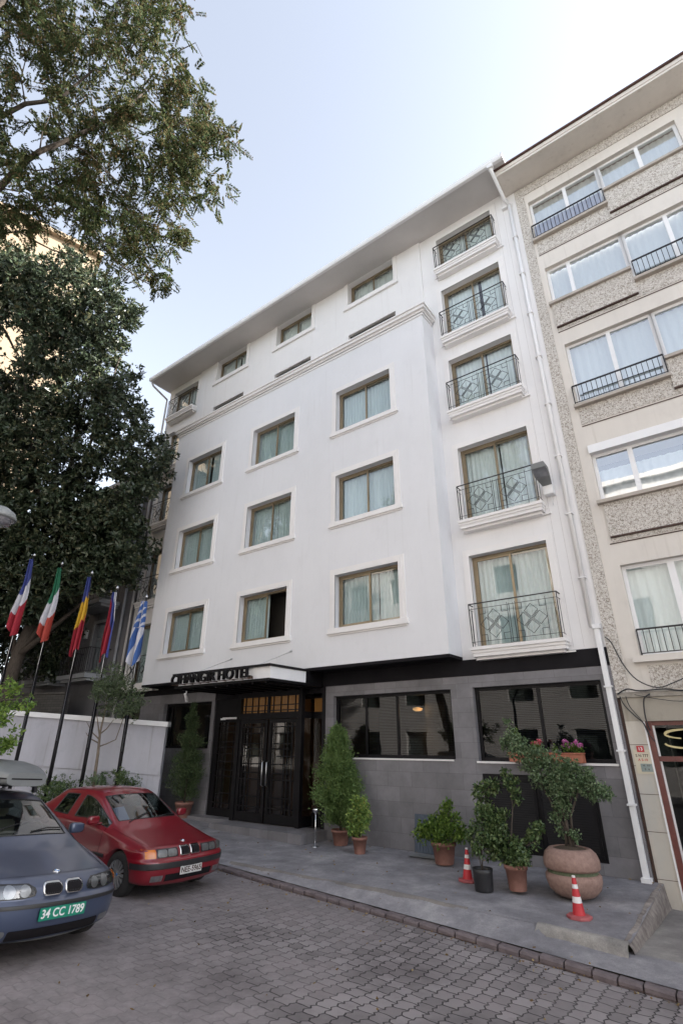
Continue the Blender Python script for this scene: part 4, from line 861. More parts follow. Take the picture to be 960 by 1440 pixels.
M['boxgrey'] = noisy('roof_box_grey', (0.16,0.17,0.175), (0.20,0.21,0.215), 5, 0.45, bump=0.05)
M['paper'] = noisy('paper', (0.7,0.7,0.75), (0.8,0.8,0.85), 5, 0.8, bump=0); M['sunshade'] = noisy('blue_sunshade', (0.14,0.20,0.42), (0.20,0.28,0.52), 3, 0.6, bump=0.1)

def car_body(P, hw, arches, wr):
    """closed half shell mirrored; returns an evaluated mesh with paint(0) glass slots(1..) and arch(6)"""
    W = hw
    O = P['front']; Rr = P['rear']; top = P['top']; A = 5; B = len(top)
    # v rows of the skirt: (z, inset front, inset side)
    V = P['skirt']
    def outline(u):      # (x,y, nx,ny) bumper outline, u 0..A front, then sides, then rear
        if u <= A: return O[u]
        if u < A+B+1: r = top[u-A-1]; return (r['so'], r['yo'], 0, 1)
        return Rr[u-(A+B+1)]
    U = A+1+B+A+1
    verts = []; faces = []; mats = []; idx = {}
    def vid(k, p):
        if k not in idx: idx[k] = len(verts); verts.append(p)
        return idx[k]
    def edge_pt(u):      # top edge of the skirt
        if u <= A: o = O[u]; return (-(o[0]+P['hood_in']*max(0.3,o[2])), o[1]-0.03*o[3], P['zf'][u])
        if u < A+B+1: r = top[u-A-1]; return (-r['s'][5], r['y'][5], r['z'][5])
        o = Rr[u-(A+B+1)]; return (-(o[0]-0.06*(-o[2])), o[1]*0.97, P['zr'])
    for u in range(U):
        o = outline(u); vid(('e', u), edge_pt(u))
        for k, (z, fi, si) in enumerate(V):
            fr = abs(o[2]); sgn = 1 if u <= A else -1 if u >= A+B+1 else 0
            x = o[0]+(fi*fr*sgn); y = o[1]-si*o[3] if o[3] else o[1]
            if sgn == 0: y = o[1]-si
            zz = z if sgn != 0 or k else z
            vid(('s', u, k), (-x, max(0.0, y), zz))
    def topk(i, j):
        if j == 5: return ('e', A+1+i)
        return ('t', i, j)
    for i in range(B):
        for j in range(5): r = top[i]; vid(('t', i, j), (-r['s'][j], r['y'][j], r['z'][j]))
    for i in range(B-1):
        for j in range(5):
            faces.append((vid(topk(i,j),0), vid(topk(i,j+1),0), vid(topk(i+1,j+1),0), vid(topk(i+1,j),0))); mats.append(P['glass'].get((i, j), 0))
    for j in range(5):   # front edge strip u=j..j+1 to row 0, rear likewise
        faces.append((vid(('e',j),0), vid(('e',j+1),0), vid(topk(0,j+1),0), vid(topk(0,j),0))); mats.append(0)
        ru = lambda q: A+B+1+(A-q)
        faces.append((vid(topk(B-1,j),0), vid(topk(B-1,j+1),0), vid(('e',ru(j+1)),0), vid(('e',ru(j)),0))); mats.append(0)
    for u in range(U-1):
        ks = [('e',u)]+[('s',u,k) for k in range(len(V))]; kn = [('e',u+1)]+[('s',u+1,k) for k in range(len(V))]
        for k in range(len(V)): faces.append((idx[ks[k]], idx[ks[k+1]], idx[kn[k+1]], idx[kn[k]])); mats.append(0)
    n = len(verts); K = len(V)-1
    me = bpy.data.meshes.new('b'); 
    bm = bmesh.new(); bv = [bm.verts.new(v) for v in verts]; mv = {}
    for i, v in enumerate(verts): mv[i] = bv[i] if abs(v[1]) < 1e-6 else bm.verts.new((v[0],-v[1],v[2]))
    for f, mt in zip(faces, mats):
        for side in (0, 1):
            vs = [bv[i] for i in f] if not side else [mv[i] for i in f][::-1]
            vs2 = []
            for q in vs:
                if q not in vs2: vs2.append(q)
            if len(vs2) >= 3:
                try: fc = bm.faces.new(vs2); fc.material_index = mt; fc.smooth = True
                except ValueError: pass
    bot = [idx[('s',u,K)] for u in range(U)]
    for u in range(U-1):
        vs = []
        for q in (bv[bot[u]], bv[bot[u+1]], mv[bot[u+1]], mv[bot[u]]):
            if q not in vs: vs.append(q)
        if len(vs) >= 3:
            try: fc = bm.faces.new(vs[::-1]); fc.material_index = 6
            except ValueError: pass
    cl_ = bm.edges.layers.float.new('crease_edge'); vm_ = {}
    for side_ in (bv, [mv[i] for i in range(len(verts))]):
        for u in range(U-1):
            for key, val in ((('e',), .45), (('s',1), .55), (('s',2), .55), (('s',0), .25)):
                ka, kb = ((key[0],u),(key[0],u+1)) if len(key) == 1 else ((key[0],u,key[1]),(key[0],u+1,key[1]))
                if ka in idx and kb in idx:
                    e_ = bm.edges.get((side_[idx[ka]], side_[idx[kb]])) if side_[idx[ka]] is not side_[idx[kb]] else None
                    if e_: e_[cl_] = val
        for j in (4, 2):
            for i in (3,4,5,6):
                e_ = bm.edges.get((side_[idx[('t',i,j)]], side_[idx[('t',i+1,j)]]))
                if e_: e_[cl_] = .35
    bmesh.ops.recalc_face_normals(bm, faces=bm.faces); bm.to_mesh(me); bm.free()
    for k in range(7): me.materials.append(M['plastic'])
    o = bpy.data.objects.new('b', me); COL.objects.link(o); s = o.modifiers.new('s', 'SUBSURF'); s.levels = 3; s.render_levels = 3
    cut = MB()
    for ax in arches:
        for sy in (1,-1): 
            ya, yb = (0.55, 1.2) if sy > 0 else (-1.2, -0.55)
            cut.lathe([(wr, ya), (wr, yb)], 40, (-ax, 0, wr-0.035), m=0, axis='y')
    c = cut.build('cut', 'blackmatt', recalc=True); bo = o.modifiers.new('b', 'BOOLEAN'); bo.object = c; bo.operation = 'DIFFERENCE'; bo.solver = 'EXACT'; bo.material_mode = 'INDEX'
    dg = bpy.context.evaluated_depsgraph_get(); dg.update(); me2 = bpy.data.meshes.new_from_object(o.evaluated_get(dg)); bpy.data.objects.remove(o); bpy.data.objects.remove(c)
    return me2
def split_by_mat(me, names, mats, parent, xf=None):
    """one object for each material index of me"""
    out = []
    vs = np.empty(len(me.vertices)*3); me.vertices.foreach_get('co', vs); vs = vs.reshape(-1,3)
    groups = {}
    for p in me.polygons: groups.setdefault(p.material_index, []).append(p)
    for mi, pl in groups.items():
        if names.get(mi) is None: continue
        parts = [pl]
        if mi in (2, 3): parts = [[p for p in pl if vs[p.vertices[0]][1] > 0], [p for p in pl if vs[p.vertices[0]][1] <= 0]]
        for ps in parts:
            if not ps: continue
            rm = {}; mb = MB()
            for p in ps:
                f = []
                for v in p.vertices:
                    if v not in rm: rm[v] = len(mb.v); mb.v.append(tuple(vs[v]))
                    f.append(rm[v])
                mb.f.append(tuple(f)); mb.m.append(0); mb.sm.append(True)
            out.append(mb.build(names[mi], mats[mi], parent))
    return out
def decal(bvh, name, outline, mat, parent, off=0.004, thick=0.0, axis='x', side=1, cell=0.02, recess=None):
    """panel that follows the body: outline in (y,z) seen from the front, or (x,z) seen from the side"""
    bm = bmesh.new(); vs = [bm.verts.new((p[0], p[1], 0)) for p in outline]; bm.faces.new(vs)
    xs = [p[0] for p in outline]; zs = [p[1] for p in outline]
    for k in range(int((max(xs)-min(xs))/cell)+1):
        c = min(xs)+cell*(k+0.5); bmesh.ops.bisect_plane(bm, geom=bm.faces[:]+bm.edges[:]+bm.verts[:], plane_co=(c,0,0), plane_no=(1,0,0))
    for k in range(int((max(zs)-min(zs))/cell)+1):
        c = min(zs)+cell*(k+0.5); bmesh.ops.bisect_plane(bm, geom=bm.faces[:]+bm.edges[:]+bm.verts[:], plane_co=(0,c,0), plane_no=(0,1,0))
    last = None
    for v in bm.verts:
        a, z = v.co.x, v.co.y
        if axis == 'x': org, d = Vector((1.5, a, z)), Vector((-1,0,0))
        else: org, d = Vector((a, 2.0*side, z)), Vector((0,-side,0))
        h = bvh.ray_cast(org, d)
        if h[0] is None: h = (last if last else org+d*1.5,)
        last = h[0]; v.co = h[0]-d*off
    if thick:
        r = bmesh.ops.extrude_face_region(bm, geom=bm.faces[:])
        dv = Vector((-thick,0,0)) if axis == 'x' else Vector((0,-side*thick,0))
        for e in r['geom']:
            if isinstance(e, bmesh.types.BMVert): e.co += dv
    bmesh.ops.recalc_face_normals(bm, faces=bm.faces)
    for f in bm.faces: f.smooth = True
    me = bpy.data.meshes.new(name); bm.to_mesh(me); bm.free(); me.materials.append(M[mat]); o = bpy.data.objects.new(name, me); COL.objects.link(o); o.parent = parent
    return o
def rrect(y0, y1, z0, z1, r, n=5, skew=0.0):
    P = []
    for cx, cz, a0 in ((y1-r,z1-r,0),(y0+r,z1-r,90),(y0+r,z0+r,180),(y1-r,z0+r,270)):
        for k in range(n+1): a = R(a0+90*k/n); P.append((cx+r*math.cos(a)+skew*(cz-z0), cz+r*math.sin(a)))
    return P
def wheel(parent, x, y, side, r, spokes, style):
    t = MB(); w = 0.10
    t.lathe([(r*0.64,-w),(r*0.70,-w),(r*0.93,-w*0.95),(r,-w*0.7),(r*1.0,0),(r,w*0.7),(r*0.93,w*0.95),(r*0.70,w),(r*0.64,w)], 36, (0,0,0), axis='y', cap=False)
    t.lathe([(r*0.64,-w),(r*0.64,w)], 36, axis='y', cap=False)
    o = t.build('wheel', 'rubber', parent, (x, y, r))
    b = MB(); s = side; 
    b.lathe([(r*0.64,w*0.98*s),(r*0.62,w*0.85*s),(r*0.60,w*0.6*s)], 36, axis='y', cap=False); b.lathe([(0.0,w*0.80*s),(r*0.12,w*0.80*s),(r*0.17,w*0.74*s),(r*0.19,w*0.5*s)], 20, axis='y', cap=False)
    for k in range(spokes):
        a = 2*math.pi*k/spokes; ca, sa = math.cos(a), math.sin(a)
        for da in ((-0.055,0.055) if style == 'twin' else (0,)):
            p0 = Vector((math.cos(a+da*0.6)*r*0.17, w*0.70*s, math.sin(a+da*0.6)*r*0.17)); p1 = Vector((math.cos(a+da)*r*0.61, w*0.84*s, math.sin(a+da)*r*0.61))
            b.bar(p0, p1, r*(0.05 if style == 'twin' else 0.10), 0.03, up=(0,1,0))
        if style == 'twin': b.bar((ca*r*.50,w*.82*s,sa*r*.50),(ca*r*.61,w*.85*s,sa*r*.61), r*0.13, 0.02, up=(0,1,0))
    b.build('rim', 'silver', o)
    d = MB(); d.lathe([(0.0,w*0.35*s),(r*0.60,w*0.35*s)], 30, axis='y', cap=False); d.build('brake_disc', 'gap', o)
    h = MB(); h.lathe([(0.0,w*0.83*s),(r*0.06,w*0.82*s),(r*0.065,w*0.78*s)], 16, axis='y', cap=False); h.build('hub_cap', 'badgeblue', o)
def badge(parent, p, r, nrm):
    q = Vector(nrm).to_track_quat('Z', 'Y'); mats = ['chrome','badgeblue','white']
    mb = MB(); mb.lathe([(r,0),(r*1.05,0.004),(r*0.8,0.008),(r*0.62,0.007)], 24, cap=False, m=0)
    for k in range(4):
        pts = [(0,0,0.0075)]+[(r*0.62*math.cos(R(90*k+90*t/6)), r*0.62*math.sin(R(90*k+90*t/6)), 0.0075) for t in range(7)]; mb.poly(pts, 1 if k % 2 else 2)
    mb.lathe([(r*0.62,0.0068),(r*0.62,0.009),(r*0.66,0.009)], 24, cap=False, m=0)
    o = mb.build('bonnet_badge', mats, parent, p); o.rotation_euler = q.to_euler(); return o
def kidney(bvh, parent, y0, y1, z0, z1, r, out=0.02):
    o = decal(bvh, 'grille', rrect(y0, y1, z0, z1, r), 'chrome', parent, off=out, thick=out+0.004)
    decal(bvh, 'grille_opening', rrect(y0+0.013, y1-0.013, z0+0.013, z1-0.013, r*0.75), 'blackmatt', o, off=out+0.0015)
    mb = MB(); n = 9
    for k in range(1, n):
        yy = y0+0.013+(y1-y0-0.026)*k/n
        h0 = bvh.ray_cast(Vector((1.5,yy,z0+0.02)), Vector((-1,0,0)))[0]; h1 = bvh.ray_cast(Vector((1.5,yy,z1-0.02)), Vector((-1,0,0)))[0]
        mb.bar(h0+Vector((out+0.003,0,0)), h1+Vector((out+0.003,0,0)), 0.004, 0.003)
    mb.build('grille_bars', 'plastic', o); return o
def mk(s, y, z, so, yo): return dict(s=s, y=y, z=z, so=so, yo=yo)
def make_car(kind):
    if kind == 'red':
        hw = 0.85; dz = 0.0; root = thing('parked_car', 'dark red saloon car with kidney grille and finned silver wheels, parked before the hotel', 'car')
        front = [(0.0,0.0,1,0),(0.008,0.26,1,0),(0.03,0.48,1,0.05),(0.075,0.66,.95,.3),(0.16,0.775,.6,.75),(0.30,0.83,.2,1)]
        paint = 'redpaint'
    else:
        hw = 0.87; dz = 0.02; root = thing('parked_car', 'dusty blue estate car with green number plate and roof box at left', 'car')
        front = [(0.0,0.0,1,0),(0.015,0.26,1,0),(0.055,0.48,1,0.1),(0.12,0.66,.9,.4),(0.24,0.79,.6,.75),(0.42,0.85,.2,1)]
        paint = 'bluepaint'
    k = hw/0.85
    rear = [(4.15,0.83*k,-.2,1),(4.28,0.79*k,-.6,.7),(4.37,0.68*k,-.95,.3),(4.41,0.5*k,-1,.1),(4.43,0.26*k,-1,0),(4.44,0.0,-1,0)]
    Y = lambda *a: [q*k for q in a]
    top = [
      mk([.40,.40,.40,.41,.43,.46], Y(0,.30,.54,.63,.71,.785), [.795,.79,.775,.765,.75,.715], .46, .84*k),
      mk([.85,.85,.85,.85,.85,.85], Y(0,.31,.57,.66,.745,.825), [.88,.876,.862,.85,.835,.79], .85, .85*k),
      mk([1.08,1.12,1.22,1.25,1.27,1.25], Y(0,.34,.655,.715,.765,.838), [.945,.94,.925,.918,.905,.865], 1.25, .85*k),
      mk([1.86,1.88,1.96,2.0,1.92,1.9], Y(0,.29,.525,.59,.785,.845), [1.385,1.38,1.352,1.33,.935,.90], 1.9, .85*k),
      mk([2.38]*6, Y(0,.28,.52,.585,.79,.848), [1.40,1.395,1.37,1.35,.945,.91], 2.38, .85*k),
      mk([2.46]*6, Y(0,.28,.52,.585,.79,.848), [1.40,1.395,1.37,1.35,.945,.91], 2.46, .85*k),
      mk([3.0,3.0,3.02,3.05,3.12,3.12], Y(0,.28,.51,.575,.785,.845), [1.375,1.37,1.345,1.325,.955,.92], 3.12, .85*k),
      mk([3.08,3.10,3.14,3.2,3.3,3.3], Y(0,.28,.50,.57,.78,.845), [1.36,1.355,1.33,1.30,.965,.93], 3.3, .85*k),
      mk([3.62,3.63,3.66,3.68,3.7,3.7], Y(0,.33,.60,.68,.76,.84), [1.01,1.01,1.0,.99,.975,.93], 3.7, .85*k),
      mk([4.05,4.05,4.05,4.05,4.05,4.05], Y(0,.32,.56,.65,.73,.81), [.99,.985,.975,.965,.95,.91], 4.05, .84*k),
    ]
    if kind == 'blue':
        for r, dx in zip(top, (0.0,-.05,-.06,-.04,0,0,.15,.55,.50,.2)):
            r['s'] = [q+dx for q in r['s']]; r['so'] += dx
        for j in range(5): top[6]['z'][j] += 0.02; top[7]['z'][j] += 0.02
    for i_, dd_ in ((0,-.035),(1,-.035),(2,-.025)):
        top[i_]['z'] = [q+dd_ for q in top[i_]['z']]
    for r in top: r['z'] = [q+dz for q in r['z']]
    P = dict(front=front, rear=rear, top=top, hood_in=0.16 if kind=='red' else 0.20, zf=[z+dz-.022 for z in ([.735,.733,.728,.72,.705,.685] if kind=='red' else [.74,.737,.73,.715,.70,.69])], zr=.88,
        skirt=[(.665,.085,.0),(.565,.06,-.012),(.53,.0,-.02),(.42,-.008,-.012),(.27,.02,.0),(.19,.10,.06)],
        glass={(2,0):1,(2,1):1,(2,3):2,(3,3):2,(5,3):3,(7,0):4,(7,1):4})
    wr = 0.345; me = car_body(P, hw, (0.76, 3.44), wr)
    parts = split_by_mat(me, {0:'body',1:'windscreen',2:'side_window',3:'rear_side_window',4:'rear_window',6:'underside'}, {0:paint,1:'carglass',2:'carglass',3:'carglass',4:'carglass',6:'blackmatt'}, root)
    body = next(o for o in parts if o.name.startswith('body'))
    for o_ in parts:
        if 'win' not in o_.name: continue
        bm = bmesh.new(); bm.from_mesh(o_.data); be = [e for e in bm.edges if len(e.link_faces) == 1]; nx_ = {}
        for e in be:
            for a_, b_ in ((0,1),(1,0)): nx_.setdefault(e.verts[a_].index, []).append(e.verts[b_].index)
        co_ = [v.co.copy() for v in bm.verts]; seen = set(); tr = MB()
        for st in list(nx_):
            if st in seen: continue
            path = [st]; seen.add(st)
            while True:
                c_ = [q for q in nx_[path[-1]] if q not in seen]
                if not c_: break
                path.append(c_[0]); seen.add(c_[0])
            if len(path) > 6: tr.tube([co_[q] for q in path]+[co_[path[0]]], .009, 5, cap=False)
        bm.free()
        if tr.v: tr.build('window_seal', 'plastic', o_)
    full = BVHTree.FromPolygons([v.co for v in me.vertices], [p.vertices for p in me.polygons])
    for s_, x in ((1,-.76),(-1,-.76),(1,-3.44),(-1,-3.44)): wheel(root, x, s_*(hw-0.115), s_, 0.312, 15 if kind=='red' else 7, 'twin' if kind=='red' else 'plain')
    # inner floor, seats, dashboard, steering wheel, mirror
    sm = 'seat' if kind == 'red' else 'seatpale'
    for ys in (.36,-.36):
        s = MB(); s.box(-2.35,-1.85,ys-.24,ys+.24,.32,.48); s.bar((-2.3,ys,.45),(-2.5,ys,1.02),.46,.10,up=(1,0,0)); s.bar((-2.52,ys,1.06),(-2.55,ys,1.22),.24,.08,up=(1,0,0)); s.build('front_seat', sm, root, bevel=0.03)
    s = MB(); s.box(-3.3,-2.95,-.62,.62,.35,.5); s.bar((-3.25,0,.48),(-3.38,0,1.0),1.2,.12,up=(1,0,0)); s.build('rear_seat', sm, root, bevel=0.03)
    s = MB(); s.box(-3.9,-1.25,-.74,.74,.2,.28); s.box(-1.62,-1.2,-.70,.70,.6,.88); s.build('dashboard', 'plastic', root, bevel=0.02)
    s = MB(); pts = [(-1.68+0.06*math.sin(a), .36+.185*math.cos(a), .93+.17*math.sin(a)) for a in np.linspace(0,2*math.pi,25)]; s.tube(pts, .014, 6, cap=False); s.bar((-1.68,.18,.93),(-1.68,.54,.93),.03,.02); s.build('steering_wheel', 'plastic', root)
    s = MB(); s.box(-1.80,-1.77,-.12,.12,1.235,1.29); s.build('inner_mirror', 'plastic', root, bevel=0.01)
    # lights, grille, plate
    if kind == 'red':
        for s_ in (1,-1):
            q = lambda a, b: (min(s_*a,s_*b), max(s_*a,s_*b))
            y0, y1 = q(.235,.60); o = decal(full, 'headlight', rrect(y0,y1,.572,.688,.012), 'plastic', root, off=.004)
            for c in (.335,.505): decal(full, 'lamp_lens', rrect(*q(c-.078,c+.08),.584,.678,.03), 'lens', o, off=.008)
            y0, y1 = q(.612,.765); decal(full, 'turn_signal', rrect(y0,y1,.575,.686,.01), 'amberlens' if s_ < 0 else 'lens', root, off=.006)
            kidney(full, root, *q(.010,.195), .575, .705, .022)
            decal(full, 'fog_lamp', rrect(*q(.50,.68),.275,.355,.012), 'lens', root, off=.006)
        decal(full, 'bumper_strip', rrect(-.80,.80,.435,.515,.02), 'plastic', root, off=.012, thick=.014)
        for s_ in (1,-1): decal(full, 'bumper_strip', [(-.42,.435),(-.10,.435),(-.10,.515),(-.42,.515)], 'plastic', root, off=.012, axis='y', side=s_)
        decal(full, 'lower_grille', rrect(-.46,.46,.265,.36,.01), 'blackmatt', root, off=.005)
        pl, pc, tx, sz, th = 'whiteplate', 'gap', 'NEE-5965', .105, .235; pw = .215; zp = .385
    else:
        for s_ in (1,-1):
            q = lambda a, b: (min(s_*a,s_*b), max(s_*a,s_*b))
            y0, y1 = q(.30,.79)
            out = [(s_*.285,.625),(s_*.30,.66),(s_*.36,.695),(s_*.56,.70),(s_*.72,.705),(s_*.80,.70),(s_*.815,.63),(s_*.78,.60),(s_*.62,.575),(s_*.40,.575),(s_*.30,.59)]
            o = decal(full, 'headlight', out, 'plastic', root, off=.004)
            for c, rr_ in ((.40,.052),(.545,.056)):
                decal(full, 'lamp_lens', [(s_*c+rr_*math.cos(a), .638+rr_*math.sin(a)) for a in np.linspace(0,2*math.pi,20)[:-1]], 'lens', o, off=.009)
            decal(full, 'lamp_lens', [(s_*p[0],p[1]) for p in ((.30,.605),(.33,.59),(.62,.585),(.70,.60),(.70,.69),(.40,.685),(.33,.67))], 'carlens', o, off=.0065)
            decal(full, 'turn_signal', [(s_*p[0],p[1]) for p in ((.735,.612),(.80,.635),(.795,.692),(.735,.695))], 'amberlens', root, off=.010)
            kidney(full, root, *q(.018,.225), .58, .70, .045, 0.022)
            decal(full, 'fog_lamp', rrect(*q(.52,.68),.27,.33,.028), 'lens', root, off=.006)
        decal(full, 'bumper_strip', rrect(-.78,.78,.50,.535,.012), 'plastic', root, off=.010)
        decal(full, 'lower_grille', rrect(-.50,.50,.235,.325,.02), 'blackmatt', root, off=.005)
        decal(full, 'chin_spoiler', rrect(-.62,.62,.205,.222,.008), 'boxgrey', root, off=.008)
        pl, pc, tx, sz, th = 'greenplate', 'white', '34 CC 1789', .105, .26; pw = .26; zp = .44
    x0 = full.ray_cast(Vector((1.5,pw*0.9,zp)), Vector((-1,0,0)))[0].x; x0 = max(x0, full.ray_cast(Vector((1.5,0,zp)), Vector((-1,0,0)))[0].x)+.016
    m_ = MB(); m_.box(x0-.012,x0,-pw,pw,zp-.055,zp+.055); o = m_.build('number_plate', pl, root, bevel=.003)
    t = text_mesh('plate_lettering', tx, sz, pc, o, (x0+.002,0,zp), (R(90),0,R(90)), .001, bold=.002)
    xs_ = [v.co.x for v in t.data.vertices]; t.scale.x = (pw*1.84)/(max(xs_)-min(xs_)); t.location.y = -(max(xs_)+min(xs_))/2*t.scale.x
    h = full.ray_cast(Vector((-.28,0,2)), Vector((0,0,-1))); badge(root, h[0]+h[1]*.002, .041, h[1])
    # door mirrors, wipers, handles, shut lines
    for s_ in (1,-1):
        m_ = MB(); m_.grid([[(.055*c_*math.cos(a_)-.01, y_*s_, .068*c_*math.sin(a_)+.006*y_/.1) if 0 else (math.copysign(abs(math.cos(a_))**.5,math.cos(a_))*.05*c_-.01, y_*s_, math.copysign(abs(math.sin(a_))**.5,math.sin(a_))*.066*c_) for a_ in np.linspace(0,2*math.pi,21)] for y_, c_ in ((-.105,.05),(-.10,.75),(-.07,.95),(.04,.92),(.085,.75),(.10,.05))]); m_.bar((-.01,-s_*.06,-.04),(-.02,-s_*.17,-.06),.05,.025)
        o = m_.build('door_mirror', paint, root, (-1.50, s_*(hw+.075), .985+dz))
        g = MB(); g.lathe([(0,0),(.055,0)], 14, (-.060,0,0), axis='x', cap=False); g.v = [(v[0],v[1]*1.5,v[2]) for v in g.v]; g.build('mirror_glass', 'chrome', o)
        w_ = MB(); a = full.ray_cast(Vector((-1.17,s_*.28-.18,2)),Vector((0,0,-1)))[0]; b2 = full.ray_cast(Vector((-1.30,s_*.28+.30,2)),Vector((0,0,-1)))[0]; md = full.ray_cast(Vector((-1.235,s_*.28+.06,2)),Vector((0,0,-1)))[0]
        w_.tube([a+Vector((0,0,.012)), md+Vector((0,0,.02)), b2+Vector((0,0,.018))], .008, 5); w_.build('wiper', 'plastic', root)
        decal(full, 'door_handle', rrect(-2.34,-2.14,.79,.825,.01), paint, root, off=.022, thick=.02, axis='y', side=s_)
        for xx in (-1.30,-2.42): decal(full, 'door_gap', [(xx-.004,.30),(xx+.004,.30),(xx+.004,.87),(xx-.004,.87)], 'blackmatt', root, off=.0025, axis='y', side=s_)
        decal(full, 'side_strip', [(-3.05,.50),(-1.12,.50),(-1.12,.545),(-3.05,.545)], 'plastic' if kind=='red' else paint, root, off=.012, thick=.012, axis='y', side=s_)
    # bonnet shut lines
    m_ = MB()
    for s_ in (1,-1):
        last = None
        for t_ in np.linspace(0,1,14):
            p = full.ray_cast(Vector((-.42-.80*t_, s_*(.66+.07*t_), 2)), Vector((0,0,-1)))[0]+Vector((0,0,.0015))
            if last is not None: m_.quad(last-Vector((0,.003,0)), last+Vector((0,.003,0)), p+Vector((0,.003,0)), p-Vector((0,.003,0)))
            last = p
    last = None
    for t_ in np.linspace(-1,1,22):
        p = full.ray_cast(Vector((-.215-.10*t_*t_ if kind=='red' else -.24-.12*t_*t_, .66*t_, 2)), Vector((0,0,-1)))[0]+Vector((0,0,.0015))
        if last is not None: m_.quad(last-Vector((.003,0,0)), last+Vector((.003,0,0)), p+Vector((.003,0,0)), p-Vector((.003,0,0)))
        last = p
    m_.build('bonnet_gap', 'blackmatt', root)
    return root, full
M['carlens'] = glassy('headlight_cover', (0.75,0.77,0.8), refl=0.8, base=0.12)
def place_car(o, fx, fy, yaw):
    """front centre at fx,fy; follows the slope of the road"""
    o.rotation_mode = 'XYZ'; X = Vector((math.cos(yaw), math.sin(yaw), 0)); Yv = Vector((-X.y, X.x, 0)); e = 1.0
    X.z = road_z(fx+X.x, fy+X.y)-road_z(fx, fy); Yv.z = road_z(fx+Yv.x, fy+Yv.y)-road_z(fx, fy); X.normalize(); Z = X.cross(Yv).normalized(); Yv = Z.cross(X)
    o.matrix_world = Matrix(((X.x,Yv.x,Z.x,fx),(X.y,Yv.y,Z.y,fy),(X.z,Yv.z,Z.z,road_z(fx,fy)+.004),(0,0,0,1)))
red, rb = make_car('red'); place_car(red, -7.88, -4.81, R(1.7))
m_ = MB(); m_.box(-1.36,-1.26,-.16,-.02,.953,.957); m_.build('paper_slip', 'paper', red)
m_ = MB(); m_.quad((-1.30,-.60,.92),(-1.30,-.33,.93),(-1.62,-.30,1.14),(-1.62,-.53,1.12)); m_.build('sunshade', 'sunshade', red)
blue, bb = make_car('blue'); place_car(blue, -6.42, -7.70, R(4.0))
# roof bars belong to the car, the roof box sits on them
m_ = MB()
for x in (-2.25,-3.1):
    m_.bar((x,-.60,1.47),(x,.60,1.47),.05,.03)
    for s_ in (1,-1): m_.bar((x,s_*.60,1.47),(x,s_*.62,1.38),.07,.04)
m_.build('roof_bar', 'plastic', blue)
bx_ = MB(); secs = []
for t_ in np.linspace(0,1,13):
    x = -1.42-2.0*t_; e_ = min(1, (0.18+t_*5)) if t_ < .2 else (1 if t_ < .85 else 1-(t_-.85)*2.2); hh = .30*min(1,(0.35+t_*2.2)) if t_ < .3 else .30*(1-(max(0,t_-.75))*.8); ww = .42*min(1,.62+t_*2)
    ring = []
    for q in range(16):
        a = 2*math.pi*q/16; c, s2_ = math.cos(a), math.sin(a); sg = lambda v: math.copysign(abs(v)**.55, v)
        ring.append((x, ww*sg(c), 1.60+(hh*.62*sg(s2_) if s2_ > 0 else .09*sg(s2_))))
    secs.append(ring+[ring[0]])
bx_.grid(secs); bx_.poly([p for p in secs[0][:-1]]); bx_.poly([p for p in secs[-1][:-1]][::-1])
rbx = thing('roof_box', 'long grey roof box carried on top of the blue estate car', 'roof box'); rbx.matrix_world = blue.matrix_world.copy()
bx_.build('shell', 'boxgrey', rbx)
s_ = MB(); secs2 = [[(p[0], p[1]*1.012, 1.585) for p in r] for r in secs]; secs3 = [[(p[0], p[1]*1.012, 1.600) for p in r] for r in secs]
for i in range(len(secs)-1):
    for q in (0, 8): s_.quad(secs2[i][q], secs2[i+1][q], secs3[i+1][q], secs3[i][q])
s_.box(-1.425,-1.415,-.2,.2,1.585,1.60); s_.build('lid_seam', 'blackmatt', rbx)
# ------------------------------------------------------------------ street things
M['wallwhite'] = stucco('boundary_wall_paint', (0.52,0.52,0.57), (0.46,0.46,0.51), 0.12)
WD = Vector((-0.8,-0.6,0)); WE = Vector((-14.15,-1.05,0)); WN = Vector((-0.6,0.8,0))   # runs left and towards the street
Wl = thing('boundary_wall', 'white painted boundary wall with coping behind the flagpoles', 'wall', WE, math.atan2(-.6,-.8))
# local x along the wall, local +y is the street side (WN is local -y)
def wtop(s): return 2.66+0.066*s
L_ = 14.0; n = 14
m = MB()
for i in range(n):
    a, b = L_*i/n, L_*(i+1)/n
    for (z0, z1, y) in ((None, 'j', 0.05), ('j', 't', 0.085)):
        za = (-0.6 if z0 is None else wtop(a)-1.42, -0.6 if z0 is None else wtop(b)-1.42); zb = (wtop(a)-1.42, wtop(b)-1.42) if z1 == 'j' else (wtop(a)-.13, wtop(b)-.13)
        m.quad((b,y,za[1]),(a,y,za[0]),(a,y,zb[0]),(b,y,zb[1]))
    m.quad((a,.05,wtop(a)-1.42),(b,.05,wtop(b)-1.42),(b,.085,wtop(b)-1.42),(a,.085,wtop(a)-1.42)); m.quad((a,-.12,-.6),(b,-.12,-.6),(b,-.12,wtop(b)),(a,-.12,wtop(a)))
m.quad((0,.05,-.6),(0,-.12,-.6),(0,-.12,wtop(0)-.13),(0,.05,wtop(0)-.13)); m.quad((0,.085,wtop(0)-1.42),(0,.05,wtop(0)-1.42),(0,.05,wtop(0)-.13),(0,.085,wtop(0)-.13))
m.build('wall_face', 'wallwhite', Wl)
m = MB()
